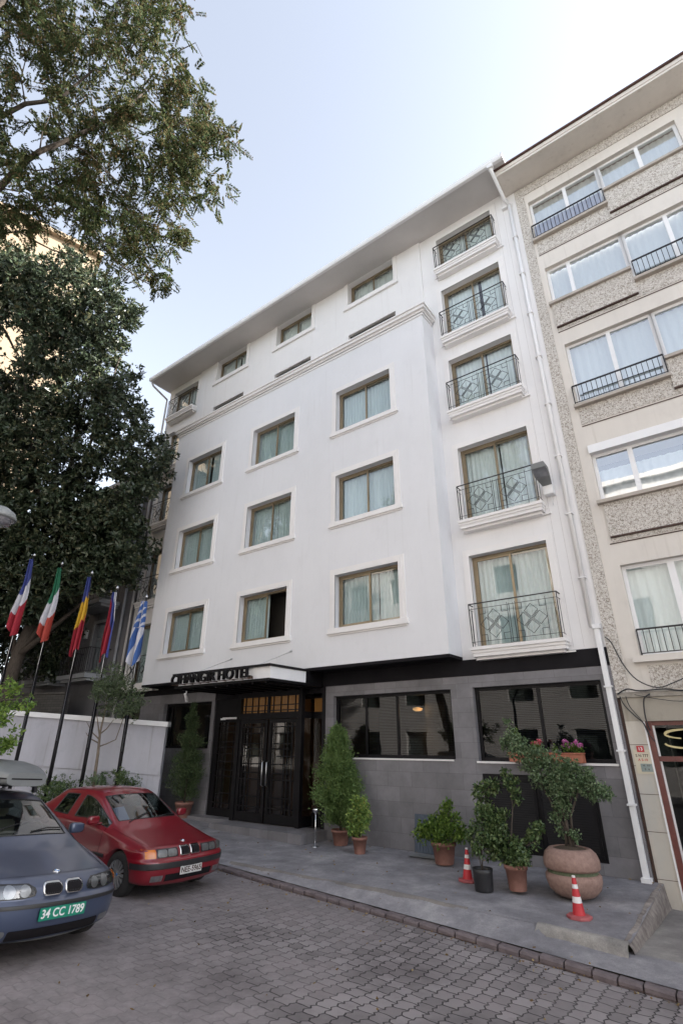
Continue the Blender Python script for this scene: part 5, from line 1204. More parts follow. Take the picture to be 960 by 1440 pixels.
for i in range(n):
    a, b = L_*i/n-(0.06 if i == 0 else 0), L_*(i+1)/n
    za, zb = wtop(a), wtop(b)
    m.quad((b,.15,zb-.13),(a,.15,za-.13),(a,.15,za),(b,.15,zb)); m.quad((b,.15,zb),(a,.15,za),(a,-.18,za+.01),(b,-.18,zb+.01)); m.quad((a,.15,za-.13),(b,.15,zb-.13),(b,-.18,zb-.13),(a,-.18,za-.13)); m.quad((a,-.18,za-.13),(b,-.18,zb-.13),(b,-.18,zb),(a,-.18,za))
    if i == 0: m.quad((a,.15,za-.13),(a,-.18,za-.13),(a,-.18,za+.01),(a,.15,za))
m.build('coping', 'white', Wl)
# low brick wall seen over it
M['brickgrey'] = blocks('old_brick', (0.10,0.095,0.09), (0.14,0.13,0.12), (0.06,0.058,0.055), 0.24, 0.085, 0.008, stain=0.4)
o = thing('brick_wall', 'low dark brick wall behind the white boundary wall', 'wall', (-20.2,-1.0,0), R(-158)); m = MB(); m.box(0.2,6.5,-.15,.1,0.3,3.75); m.build('brickwork', 'brickgrey', o); m = MB(); m.box(0.15,6.55,-.2,.15,3.752,3.82); m.build('coping', 'brickgrey', o)

# ---------------------------------------------------- flagpoles and flags
def wfront(px, py, off):
    p = at(px, py, 1.0)-CAM; nn = WN; p0 = WE-WN*off; return CAM+p*((p0-CAM).dot(nn)/p.dot(nn))

fc = {'blue': (0.04,0.055,0.22), 'white': (0.52,0.52,0.57), 'red': (0.30,0.015,0.03), 'green': (0.015,0.13,0.065), 'yellow': (0.58,0.36,0.03), 'orange': (0.34,0.045,0.03), 'gblue': (0.045,0.11,0.32)}
for k_, c in fc.items(): M['f'+k_] = noisy('flag_'+k_, tuple(x*0.85 for x in c), c, 4, 0.85, bump=0.05)
poles = []
for px_, py_, tx_, ty_ in ((-18,1050,46,783),(22,1063,90,795),(69,1090,131,808),(111,1102,168,829),(159,1100,211,841.5)):
    a_ = wfront(px_,py_,.62); b_ = wfront(tx_,ty_,.62); poles.append(((a_.x+b_.x)/2, (a_.y+b_.y)/2, b_.z))
FL = [('blue, white and red flag hanging from the leftmost flagpole', ['fblue','fwhite','fred'], 2.45),
      ('green, white and red flag hanging from the second flagpole', ['fgreen','fwhite','forange'], 2.35),
      ('blue, yellow and red flag hanging from the middle flagpole', ['fblue','fyellow','fred'], 2.40),
      ('white, blue and red flag hanging from the fourth flagpole', ['fwhite','fblue','fred'], 2.05),
      ('blue and white striped flag with a cross hanging from the flagpole nearest the hotel', ['fgblue','fwhite'], 1.95)]
PL = ['black flagpole at the far left, carrying the blue, white and red flag','black flagpole with the green, white and red flag','black flagpole in the middle, carrying the blue, yellow and red flag','black flagpole with the white, blue and red flag','black flagpole nearest the hotel, carrying the blue and white striped flag']
for i, (x, y, zt) in enumerate(poles):
    zb = road_z(x, y)+0.0
    p = thing('flagpole', PL[i], 'flagpole', (x,y,zb), 0, 'flagpoles along the white wall')
    m = MB(); h = zt-zb; m.tube([(0,0,0),(0,0,h*0.52)], 0.052, 10); m.lathe([(0.10,0),(0.10,0.03),(0.06,0.05)],14); m.build('lower_tube', 'black', p)
    m = MB(); m.tube([(0,0,h*0.52),(0,0,h)], [0.036,0.026], 8); m.lathe([(0.05,h*0.52-.04),(0.05,h*.52+.03)],12); m.build('upper_tube', 'black', p)
    m = MB(); m.lathe([(0.0,h),(0.035,h+.02),(0.045,h+.06),(0.02,h+.11),(0,h+.14)],10,cap=False); m.build('finial', 'steel', p)
    m = MB(); m.tube([(0.055,-0.045,h*0.30),(0.05,-0.04,h-0.05)], 0.009, 5); m.build('halyard', 'steel', p)
    # the flag
    ln = FL[i][2]; f = MB(); nu, nv = 60, 130; z0 = zt-0.12; rn = random.Random(i+3); ph = rn.random()*6; pts = []
    for a in range(nv+1):
        v = a/nv; row = []
        wl = 0.05+(0.15 if i < 2 else 0.05)*min(1, max(0, v*2.6-0.9)); wr_ = 0.07+0.10*min(1, v*2.2)
        if i == 4: wl, wr_ = 0.08+0.16*min(1,v*1.8), 0.10+0.08*v
        for b in range(nu+1):
            u = b/nu; s = -wl+(wl+wr_)*u
            fold = math.sin(u*12.0+ph+2.2*v)*0.060*(0.4+v)+math.sin(u*23+ph*2+v*3)*0.02
            low = (0.10*math.sin(u*6+ph)+ (0.16*(1-u) if i in (0,1) else 0.12*u))*v**3
            zz = z0-ln*v*(1-0.0)+low-0.0
            row.append((s*0.8+0.055+fold*(-0.6)*1.0, s*0.6-0.10+fold*0.8, zz-zb))
        pts.append(row)
    cols = FL[i][1]
    def cm(a, b, i=i, cols=cols):
        v = a/nv; u = b/nu
        if i == 4:
            if v < 0.42: return 0 if (int(v*22+u*3) % 3 != 1 and not (0.4 < u < 0.6)) or v < 0.1 and u > .5 else 1
            return int((u*2.6+v*3.2)) % 2
        if i == 3:
            t = v*0.9+(1-u)*0.75; return 0 if t < 0.42 else 1 if t < 0.82 and not (v > .75) else 2 if u < .75 else 1
        t = v+(u-0.5)*0.16+0.03*math.sin(u*14)
        lim = ((0.36,0.62) if i == 0 else (0.38,0.68) if i == 1 else (0.30,0.62)); t -= 0.10*(1-u) if i != 2 else 0
        return 0 if t < lim[0] else 1 if t < lim[1] else 2
    f.grid(pts, mats=cm)
    o = f.build('flag', cols, None, (x,y,zb)); tag(o, FL[i][0], 'flag', 'flags hanging from the flagpoles')

# ---------------------------------------------------- foliage helpers
def leaf_obj(name, C0, D, Ln, Wd, mat, parent, fold=0.25):
    """C0 (n,3) leaf bases, D (n,3) unit directions; one diamond leaf for each"""
    n = len(C0); Ln = np.broadcast_to(Ln, n)[:, None]; Wd = np.broadcast_to(Wd, n)[:, None]
    rv = RNG.normal(size=(n,3)); S = np.cross(D, rv); S /= np.linalg.norm(S, axis=1)[:, None]+1e-9; Nn = np.cross(S, D)
    a = C0; t = C0+D*Ln-Nn*Ln*0.12; b = C0+D*Ln*0.48+S*Wd*0.5+Nn*Wd*fold; c = C0+D*Ln*0.48-S*Wd*0.5+Nn*Wd*fold
    V = np.stack([a,b,t,c], 1).reshape(-1,3); me = bpy.data.meshes.new(name)
    me.vertices.add(4*n); me.vertices.foreach_set('co', V.ravel().astype(np.float32)); me.loops.add(4*n); me.loops.foreach_set('vertex_index', np.arange(4*n, dtype=np.int32))
    me.polygons.add(n); me.polygons.foreach_set('loop_start', np.arange(0,4*n,4,dtype=np.int32)); me.update(calc_edges=True); me.validate(); me.materials.append(M[mat])
    o = bpy.data.objects.new(name, me); COL.objects.link(o); o.parent = parent
    return o
def unit(v): return v/(np.linalg.norm(v, axis=-1, keepdims=True)+1e-9)
def inpoly(P, x, y):
    c = False; n = len(P)
    for i in range(n):
        (x1,y1),(x2,y2) = P[i], P[(i+1) % n]
        if (y1 > y) != (y2 > y) and x < (x2-x1)*(y-y1)/(y2-y1)+x1: c = not c
    return c
def rosettes(cent, k, L0, W0, up=0.3, spread=1.0, jitter=0.02):
    """k leaves radiating from every centre"""
    n = len(cent); ax = unit(RNG.normal(size=(n,3))*spread+np.array([0,0,up])); C0 = np.repeat(cent, k, 0)+RNG.normal(size=(n*k,3))*jitter; A_ = np.repeat(ax, k, 0)
    D = unit(unit(RNG.normal(size=(n*k,3)))*0.9+A_*0.75); return C0, D, L0*RNG.uniform(.6,1.15,n*k), W0*RNG.uniform(.7,1.15,n*k)
def shell(c, r, n, sq=(1,1,1), inner=0.35):
    d = unit(RNG.normal(size=(n,3))); rad = r*(inner+(1-inner)*RNG.random(n)**0.5); return np.array(c)+d*rad[:,None]*np.array(sq)
M['magleaf'] = leaf_mat('magnolia_leaf', [(0.020,0.032,0.018),(0.036,0.054,0.030),(0.060,0.080,0.046),(0.10,0.092,0.045)], 0.32, 0.08, 0.8)
M['acleaf'] = leaf_mat('acacia_leaf', [(0.030,0.050,0.020),(0.050,0.074,0.029),(0.080,0.085,0.036),(0.15,0.092,0.05)], 0.8, 0.28, 0.9, 0.15)
M['thuja'] = leaf_mat('conifer_leaf', [(0.085,0.15,0.05),(0.14,0.22,0.07),(0.22,0.31,0.10)], 0.6, 0.25, 3.0)
M['thujadark'] = leaf_mat('dark_conifer_leaf', [(0.045,0.078,0.04),(0.08,0.12,0.05),(0.12,0.16,0.07)], 0.6, 0.2, 3.0)
M['ficus'] = leaf_mat('variegated_leaf', [(0.07,0.14,0.04),(0.14,0.25,0.06),(0.26,0.38,0.10),(0.50,0.52,0.13)], 0.4, 0.25, 6)
M['boxleaf'] = leaf_mat('grey_green_leaf', [(0.055,0.10,0.045),(0.095,0.155,0.07),(0.15,0.215,0.11),(0.23,0.28,0.16)], 0.4, 0.15, 6)
M['midleaf'] = leaf_mat('mid_green_leaf', [(0.040,0.075,0.032),(0.070,0.12,0.046),(0.12,0.175,0.065),(0.17,0.21,0.08)], 0.4, 0.2, 5)
M['limeleaf'] = leaf_mat('lime_leaf', [(0.07,0.14,0.03),(0.13,0.22,0.045),(0.24,0.34,0.06)], 0.45, 0.35, 4)
M['olive'] = leaf_mat('olive_leaf', [(0.06,0.09,0.05),(0.10,0.14,0.07),(0.15,0.19,0.10)], 0.5, 0.2, 3)

# ---------------------------------------------------- big evergreen
magP = [(-120,380),(0,345),(30,350),(60,374),(95,354),(130,374),(150,394),(185,420),(196,445),(166,470),(185,500),(190,545),(203,590),(222,612),(235,622),(243,642),(238,664),(226,690),(205,697),(190,712),(196,742),(214,755),(206,785),(198,800),(186,826),(160,830),(130,822),(90,838),(60,862),(30,880),(-120,900)]
holes_m = [(10,492,22,40),(146,683,24,13),(38,712,8,7),(120,560,5,4),(60,780,5,4),(175,640,6,5),(130,440,7,4),(60,500,12,5),(84,500,7,6)]
def scatter(poly, holes, n, dfun, x0, x1, y0, y1):
    out = []
    while len(out) < n:
        x = RNG.uniform(x0,x1); y = RNG.uniform(y0,y1)
        if not inpoly(poly, x, y): continue
        if any(((x-h[0])/h[2])**2+((y-h[1])/h[3])**2 < 1 for h in holes): continue
        out.append(tuple(at(x, y, dfun(x, y))))
    return np.array(out)
mg = thing('magnolia_tree', 'big dark evergreen tree covering the left of the hotel above the flags', 'tree', (-20.5,-3.3,0.3)); ofs = np.array([-20.5,-3.3,0.3])
dm = lambda x, y: RNG.uniform(17.6,20.5)
cl = scatter(magP, holes_m, 1750, dm, -120, 245, 345, 900)
cl = np.concatenate([cl, scatter([(-120,700),(120,690),(185,720),(190,810),(140,826),(90,836),(60,862),(30,880),(-120,900)], holes_m, 420, lambda x, y: RNG.uniform(17.4,18.4), -120, 215, 690, 900)])
cen = []
for c in cl:
    r = RNG.uniform(0.28,0.55); cen.append(shell(c, r, 13, (1,1,.75), 0.3))
cen = np.concatenate(cen)-ofs
C0, D, Ls, Ws = rosettes(cen, 7, 0.20, 0.078, 0.35, 1.0, 0.03); D[:,2] -= 0.15; D = unit(D); k_ = RNG.uniform(.55,1.3,len(Ls)); Ls = Ls*k_; Ws = Ws*k_
leaf_obj('crown', C0, D, Ls, Ws, 'magleaf', mg)
m = MB(); base = Vector((0,0,-.3)); O = Vector(ofs)
m.tube([base, (0.1,0,2.2), (0.3,0.1,4.5), (0.8,0.3,7), (1.5,0.6,10), (2.0,.8,13)], [.30,.26,.22,.17,.11,.05], 10)
for (px,py,d) in ((20,800,19.3),(120,780,19.8),(200,650,18.8),(60,600,19),(170,500,19),(30,480,18.8),(90,420,19.2),(225,640,18.6),(180,780,20),(150,420,19)):
    e = at(px,py,d)-O; s_ = Vector((0.3+e.x*.12,0.1,max(1.5,e.z*.55))); mid = (s_+e)/2+Vector((0,0,-.25)); m.tube([s_, mid, e], [.11,.06,.02], 7)
bl = [at(px,py,19.0)-O for px,py in ((-8,448),(8,466),(20,490),(27,500))]; m.tube(bl, [.05,.05,.04,.03], 6)
m.build('trunk', 'bark', mg)
# darker ivy and shrubs between the tree and the grey house
iv = thing('ivy_hedge', 'dark ivy hedge in the shade under the big evergreen tree', 'hedge', (-21,-2.2,2.5)); ofs2 = np.array([-21,-2.2,2.5])
c_ = scatter([(-120,850),(60,850),(118,838),(108,900),(96,952),(50,948),(-120,930)], [], 330, lambda x, y: RNG.uniform(20.4,22.0), -120, 120, 838, 960)
cen = np.concatenate([shell(c, .42, 12) for c in c_])-ofs2; C0, D, Ls, Ws = rosettes(cen, 6, 0.14, 0.08, 0.2); leaf_obj('foliage', C0, D, Ls, Ws, 'magleaf', iv)
m = MB()
for px in (-40,20,70,95): m.tube([at(px,955,21.2)-Vector(ofs2), at(px+8,890,21.2)-Vector(ofs2)], [.05,.03], 6)
m.build('stems', 'bark', iv)

# ---------------------------------------------------- acacia overhead
acP = [(-140,-90),(215,-90),(240,-30),(262,15),(284,35),(299,60),(302,100),(300,150),(312,176),(331,190),(335,206),(328,242),(314,278),(290,297),(262,300),(257,328),(266,342),(256,356),(243,370),(228,360),(221,376),(238,400),(240,430),(229,428),(214,400),(186,382),(165,368),(138,352),(120,338),(95,325),(70,332),(30,322),(-140,330)]
holes_a = [(152,138,24,26),(118,190,16,9),(62,222,34,13),(224,100,18,20),(8,206,22,14),(205,300,16,12),(176,188,22,11),(262,4,16,12),(20,262,22,9),(140,60,10,8),(60,120,12,8),(250,238,14,8),(195,240,12,7),(280,160,9,9),(100,30,10,7),(30,40,9,8),(150,322,12,6),(215,345,10,7),(283,262,8,6),(175,10,10,10)]
ac = thing('acacia_tree', 'tall feathery tree with drooping brown tipped leaves against the sky, upper left', 'tree', (-11.6,-12.6,-0.1)); ofs3 = np.array([-11.6,-12.6,-0.1]); OA = Vector(ofs3)
da = lambda x, y: RNG.uniform(9.6,12.2)
cl = scatter(acP, holes_a, 285, da, -140, 336, -90, 432)
Cc = []; Dd = []; LL = []; WW = []
for c in cl:
    for _ in range(RNG.integers(15,26)):
        b = c+RNG.normal(size=3)*np.array([.16,.16,.15]); d = unit(np.array([RNG.normal(), RNG.normal(), -0.45+0.6*RNG.normal()])); ln = RNG.uniform(.20,.34)
        k = 13; t = np.linspace(.12,1,k); droop = np.array([0,0,-1.0])*ln*0.25; ax = b+d*ln*t[:,None]+droop*(t[:,None]**2)
        sd_ = unit(np.cross(d, RNG.normal(size=3)))
        for s_ in (1,-1):
            Cc.append(ax); Dd.append(unit(sd_*s_*1.0+d*0.45+np.array([0,0,-.25])+RNG.normal(size=(k,3))*.12)); LL.append(np.full(k,.078)*RNG.uniform(.8,1.1,k)); WW.append(np.full(k,.029))
Cc = np.concatenate(Cc)-ofs3; leaf_obj('crown', Cc, np.concatenate(Dd), np.concatenate(LL), np.concatenate(WW), 'acleaf', ac)
m = MB(); q = lambda px, py, d: at(px, py, d)-OA
root0 = q(-190,430,10.6)
m.tube([Vector((0,0,-.3)), Vector((0,0,2)), Vector((root0.x*.35,root0.y*.35,5.0)), root0], [.26,.22,.18,.14], 12)
limbs = [([root0, q(-70,318,10.5), q(0,264,10.5), q(28,233,10.5), q(56,213,10.6), q(92,199,10.8), q(122,184,10.9), q(150,170,11.0), q(176,153,11.1), q(200,132,11.3), q(218,110,11.4), q(232,88,11.5)], [.13,.085,.066,.058,.054,.048,.042,.036,.030,.022,.014,.008]),
 ([root0, q(-90,240,10.2), q(0,165,10.2), q(36,146,10.3), q(70,142,10.4), q(92,132,10.4), q(112,115,10.5), q(130,100,10.5), q(150,94,10.6), q(172,88,10.7)], [.11,.07,.045,.040,.034,.03,.024,.018,.012,.007]),
 ([root0, q(-70,360,10.9), q(0,301,10.9), q(28,294,11), q(50,296,11), q(70,282,11)], [.09,.05,.032,.026,.018,.01]),
 ([root0, q(-70,375,11.1), q(0,328,11.1), q(28,326,11.1), q(55,342,11.1), q(75,352,11.2), q(100,358,11.2), q(116,363,11.2)], [.07,.035,.022,.02,.018,.014,.01,.006]),
 ([root0, q(-60,150,10), q(-20,40,10), q(30,-40,10.4), q(90,-80,10.8)], [.10,.07,.05,.04,.03])]
tw = [((92,199,10.8),(120,212,10.8),(138,228,10.9),(152,243,10.9)),((150,170,11),(175,172,11),(195,182,11.1),(222,198,11.2)),((176,153,11.1),(205,154,11.2),(230,160,11.3)),((56,213,10.6),(60,185,10.6),(72,160,10.6),(66,130,10.6)),
 ((112,115,10.5),(100,90,10.5),(104,60,10.5),(92,30,10.5)),((200,132,11.3),(205,110,11.3),(195,85,11.3),(200,55,11.4),(215,25,11.4)),((0,264,10.5),(30,270,10.6),(55,290,10.7),(90,296,10.8)),((122,184,10.9),(132,160,10.9),(128,130,10.8),(118,104,10.8)),
 ((138,228,10.9),(170,260,11),(188,288,11),(206,308,11.1),(215,330,11.1)),((222,198,11.2),(250,215,11.3),(275,222,11.4),(300,228,11.5)),((230,160,11.3),(262,165,11.4),(285,190,11.5),(310,205,11.6)),((90,296,10.8),(130,320,10.9),(150,352,11),(170,372,11),(178,380,11)),
 ((170,372,11),(195,392,11.1),(215,402,11.1),(228,420,11.2)),((36,146,10.3),(30,110,10.3),(40,70,10.4),(30,30,10.5)),((232,88,11.5),(255,70,11.5),(275,60,11.6),(285,80,11.6)),((172,88,10.7),(190,60,10.8),(185,20,10.9),(200,-30,11)),((0,165,10.2),(20,120,10.2),(10,80,10.2)),((28,233,10.5),(50,240,10.6),(90,235,10.7),(120,250,10.8),(160,250,10.9))]
for P_, r_ in limbs: m.tube(P_, r_, 8)
for t_ in tw: m.tube([q(*p) for p in t_], list(np.linspace(.016,.005,len(t_))), 5)
for _ in range(260):   # fine twigs
    c = Vector(cl[RNG.integers(len(cl))])-OA; d = Vector(unit(RNG.normal(size=3)))*0.26; d.z = -abs(d.z)*.4; m.tube([c-d, c+Vector((0,0,.05)), c+d*.8], [.007,.005,.002], 4)
m.build('trunk', 'bark', ac)
t2 = copy_tree(ac); t2.location = (9.5,-16.5,-0.4); t2.rotation_euler.z = R(200); tag(t2, 'feathery tree across the street, mirrored in the hotel windows', 'tree')

t4 = copy_tree(mg); t4.location = (-26.5,-13.0,0.2); t4.rotation_euler.z = R(80); tag(t4, 'unseen dark evergreen tree added to darken reflections in the red car windows', 'tree')  # out-of-view copy added so the car glass does not mirror the bright tower
# ---------------------------------------------------- pots, conifers, shrubs
def pot(parent, r0, r1, h, mat='terracotta', rim=True, soil=True):
    m = MB(); pr = [(r0,0),(r0*1.02,0.01),(r1*.94,h*.82)]
    pr += [(r1*1.03,h*.82),(r1*1.05,h),(r1*.93,h),(r1*.90,h*.86)] if rim else [(r1,h),(r1*.93,h),(r1*.92,h*.86)]
    m.lathe(pr, 28, cap=False); m.poly([(r0*math.cos(-a),r0*math.sin(-a),0) for a in np.linspace(0,2*math.pi,16)[:-1]]); m.build('pot', mat, parent)
    s = MB(); n0 = [(r1*.92*math.cos(a), r1*.92*math.sin(a), h*.87+RNG.uniform(-.01,.01)) for a in np.linspace(0,2*math.pi,20)[:-1]]; s.poly(n0); s.build('soil', 'soil', parent)
def conifer(name, label, base, H_, Rm, n, mat, potd, grp, lean=0.0, shape=None, sparse=1.0, seed=1):
    o = thing(name, label, 'potted tree', base, 0, grp); pot(o, *potd); z0 = potd[2]*.9; rn = np.random.default_rng(seed)
    m = MB(); m.tube([(0,0,z0-.05),(lean*.3,0,z0+H_*.4),(lean,0,z0+H_*.95)], [.035,.025,.008], 8)
    shape = shape or (lambda t: (0.55+0.45*min(1,t*4))*(1-t)**.72)
    B = 95; Cc = []; Dd = []
    for k in range(B):
        t = ((k+.5)/B)**.9; a = k*2.399+rn.uniform(-.4,.4); r_ = Rm*shape(t)*rn.uniform(.55,1.25); zz = z0+.05+t*H_*.95
        d = np.array([math.cos(a),math.sin(a),.55+.3*t]); c0 = np.array([lean*t,0,zz]); e = c0+np.array([math.cos(a),math.sin(a),.45+.4*t])*r_
        if r_ > .08: m.tube([tuple(c0), tuple((c0+e)/2+np.array([0,0,-.02])), tuple(e)], [.007,.005,.002], 4)
        nn = int(n/B*(0.35+1.4*shape(t))*sparse)
        s = rn.random(nn)**.55; sp = .04+.10*s*(r_/Rm+.3); C_ = c0+(e-c0)*s[:,None]+rn.normal(size=(nn,3))*sp[:,None]*.55
        Cc.append(C_); Dd.append(unit(np.array([math.cos(a),math.sin(a),.9])*.8+rn.normal(size=(nn,3))*.55))
    m.build('trunk', 'bark', o); C_ = np.concatenate(Cc); k = len(C_)
    leaf_obj('crown', C_, np.concatenate(Dd), RNG.uniform(.04,.085,k), RNG.uniform(.014,.028,k), mat, o, .1); return o
conifer('potted_conifer', 'bushy light green conifer in a terracotta pot right of the entrance step', (-8.15,-0.42,0.01), 2.2, 0.60, 42000, 'thuja', (.15,.21,.30), 'potted conifers beside the entrance', lean=-0.12)
conifer('potted_conifer', 'thin dark conifer in a terracotta pot left of the entrance, behind the red car', (-13.75,-0.42,wall_z(-13.7)-.02), 2.75, 0.62, 15000, 'thujadark', (.17,.25,.42), 'potted conifers beside the entrance', lean=-0.05, shape=lambda t: (0.5+.5*min(1,t*5))*(1-t)**.9*(1 if t < .42 else .75+.35*math.sin(t*26)), seed=5)
def bush(name, label, cat, base, potd, stems, blobs, n, k, L0, W0, mat, grp=None, potmat='terracotta', trunkmat='bark', rim=True, up=.35):
    o = thing(name, label, cat, base, 0, grp)
    if potd: pot(o, *potd, mat=potmat, rim=rim)
    m = MB()
    for s_ in stems: m.tube(s_[0], s_[1], 6)
    tot = sum(b[1]**2 for b in blobs); Cs = []
    for b in blobs:
        nn = max(3, int(n*b[1]**2/tot)); c_ = shell(b[0], b[1], nn, b[2] if len(b) > 2 else (1,1,1), .15); Cs.append(c_)
        for _ in range(5):
            e = Vector(c_[RNG.integers(nn)]); p = min((Vector(q_) for s_ in stems for q_ in s_[0]), key=lambda q_: (q_-e).length)
            if (p-e).length > .34: continue
            m.tube([p, (p+e)/2+Vector((0,0,-.02)), e], [.006,.004,.002], 4)
    m.build('stems', trunkmat, o); C0, D, Ls, Ws = rosettes(np.concatenate(Cs), k, L0, W0, up, 1, L0*.25); leaf_obj('foliage', C0, D, Ls, Ws, mat, o); return o
PG = 'potted plants on the pavement'
bush('potted_ficus', 'small yellow green shrub in a terracotta pot beside the light green conifer', 'potted plant', (-7.26,-0.95,0), (.11,.155,.30), [([(0,0,.25),(.02,0,.6)],[.014,.01]),([(0,0,.25),(-.08,.02,.5)],[.012,.008])],
  [((0.02,0,.50),.17),((-.10,-.02,.42),.16),((.12,.02,.62),.16),((-.02,0,.78),.17),((-.2,.05,.38),.12),((.10,0,.92),.14),((-.12,0,.95),.11),((.17,0,.78),.1),((-.22,.0,.62),.12)], 420, 6, .072, .03, 'ficus', PG)
bush('potted_bay', 'broad yellow green bush in a terracotta pot behind the left traffic cone', 'potted plant', (-5.42,-0.78,0), (.17,.23,.36), [([(0,0,.3),(.05,0,.7)],[.02,.01]),([(0,0,.3),(-.15,0,.6)],[.018,.01]),([(.02,0,.3),(.2,0,.75)],[.018,.008])],
  [((-.30,0,.55),.22),((-.05,0,.60),.25),((.22,-.05,.62),.24),((-.45,0,.45),.17),((.1,0,.85),.16),((.38,0,.5),.16),((.02,-.1,.42),.2),((.16,0,1.02),.09)], 640, 5, .07, .04, 'limeleaf', PG)
bush('potted_shrub', 'dark leafy shrub in a black plastic pot between the cone and the terracotta pot', 'potted plant', (-4.13,-2.0,-.05), (.14,.165,.30), [([(0,0,.25),(.02,0,.55),(.05,.05,.9)],[.012,.010,.006]),([(0,0,.25),(-.05,0,.5)],[.009,.006])],
  [((-.02,0,.60),.16),((.06,.05,.85),.22),((-.14,.05,.75),.15),((.16,.1,.72),.18),((.10,.1,1.05),.17),((.25,.15,.9),.15)], 300, 6, .07, .034, 'midleaf', PG, potmat='plastic', rim=False)
bush('potted_lemon_tree', 'tall dark green shrub with open branches in a ribbed terracotta pot', 'potted plant', (-3.66,-1.78,-.02), (.13,.175,.34), [([(0,0,.3),(-.02,0,.7),(.05,.05,1.15),(.0,.1,1.5)],[.016,.013,.009,.005]),([(0,0,.3),(.2,0,.6),(.42,.05,.72)],[.01,.008,.004]),([(0,0,.5),(-.3,.05,.95),(-.5,.1,1.3)],[.01,.008,.004])],
  [((-.05,0,.52),.24),((.12,-.05,.48),.19),((-.30,.1,.75),.21),((.32,.05,.72),.13),((-.46,.1,1.05),.17),((-.52,.12,1.32),.15),((-.28,.1,1.42),.13),((.05,.1,1.48),.12),((.12,.05,1.3),.10),((-.3,.05,.5),.18),((-.15,.1,1.0),.1),((.42,.05,.85),.1),((-.05,.15,1.62),.08)], 760, 5, .075, .038, 'midleaf', PG)
# big concrete planter
pl_ = thing('concrete_planter', 'large round brown concrete planter with a mossy groove, holding a big shrub', 'planter', (-2.86,-1.52,-.03))
m = MB(); r = .40
m.lathe([(.24,0),(.30,.03),(.37,.10),(.405,.20),(.405,.27),(.385,.295),(.365,.30)], 40, cap=True); m.lathe([(.365,.30),(.36,.325),(.365,.345)], 40, m=1, cap=False); m.lathe([(.365,.345),(.39,.35),(.412,.38),(.41,.47),(.375,.56),(.31,.615),(.265,.625),(.25,.60)], 40, cap=False)
M['planter'] = noisy('planter_concrete', (0.22,0.135,0.11), (0.33,0.22,0.185), 18, 0.85, bump=0.4, bscale=80); M['moss'] = noisy('mossy_groove', (0.06,0.08,0.045), (0.14,0.16,0.10), 20, 0.95, bump=0.4)
m.build('bowl', ['planter','moss'], pl_); s = MB(); s.lathe([(0.0,.64),(.15,.632),(.26,.60)], 20, cap=False, wob=.05); s.build('soil', 'soil', pl_)
bs = bush('planter_shrub', 'big grey green shrub leaning left, growing in the round concrete planter', 'shrub', (-2.86,-1.52,.58), None, [([(.03,0,0),(.02,0,.35),(-.08,0,.75)],[.028,.022,.015]),([(-.04,0,0),(.0,.03,.4),(.2,.05,.8)],[.026,.02,.012]),([(.06,.03,0),(.1,0,.45),(.3,0,.85)],[.022,.018,.010]),([(-.02,0,.3),(-.35,.05,.95),(-.65,.05,1.4)],[.018,.014,.008])],
  [((.0,0,.55),.16),((-.14,0,.42),.11),((.12,-.02,.18),.09),((-.10,0,.22),.09),((.05,0,.92),.27),((-.22,0,1.0),.27),((.30,0,.95),.24),((.52,0,.82),.19),((.68,0,.80),.12),((-.42,0,1.22),.24),((-.60,.02,1.42),.22),((-.72,.02,1.62),.15),((.0,0,1.18),.2),((-.25,0,1.3),.2),((.22,0,1.15),.16),((-.85,0,1.5),.12),((-.75,0,1.85),.07),((.42,0,1.05),.14),((-.05,0,.72),.16)], 2300, 5, .046, .025, 'boxleaf', None)
# traffic cones
M['cred'] = noisy('cone_red', (0.45,0.02,0.03), (0.52,0.035,0.045), 7, 0.5, bump=0.05); M['cwhite'] = noisy('cone_white', (0.66,0.64,0.64), (0.75,0.73,0.73), 9, 0.5, bump=0.03); M['cbase'] = noisy('cone_base', (0.32,0.07,0.08), (0.42,0.13,0.13), 9, 0.6, bump=0.1)
cn = thing('traffic_cone', 'red and white traffic cone in front of the round concrete planter', 'traffic cone', (-2.60,-2.42,walk_z(-2.6,-2.42)-.0), R(20), 'red and white traffic cones')
m = MB(); bh = .035
m.lathe([(.165,0),(.165,.028),(.15,bh),(.085,bh+.004)], 8, m=2, sm=False)
zz = [bh+.004,.085,.175,.245,.335,.385,.46,.475]; rr = lambda z: .082-(.082-.022)*(z-.035)/.44
for k_ in range(7): m.lathe([(rr(zz[k_]),zz[k_]),(rr(zz[k_+1]),zz[k_+1])], 24, m=[0,0,1,0,1,0,1][k_] if k_ < 7 else 0, cap=False)
m.lathe([(.024,.475),(.022,.482),(.010,.484),(.010,.47)], 16, m=1, cap=False)
m.v = [v for v in m.v]; 
body_ = MB(); body_.v, body_.f, body_.m, body_.sm = m.v, m.f, m.m, m.sm; body_.build('cone_body', ['cred','cwhite','cbase'], cn)
c2 = copy_tree(cn); c2.location = (-4.58,-1.62,walk_z(-4.58,-1.62)); c2.rotation_euler = (0,R(3),R(50)); tag(c2, 'red and white traffic cone behind the black plastic pot', 'traffic cone', 'red and white traffic cones')
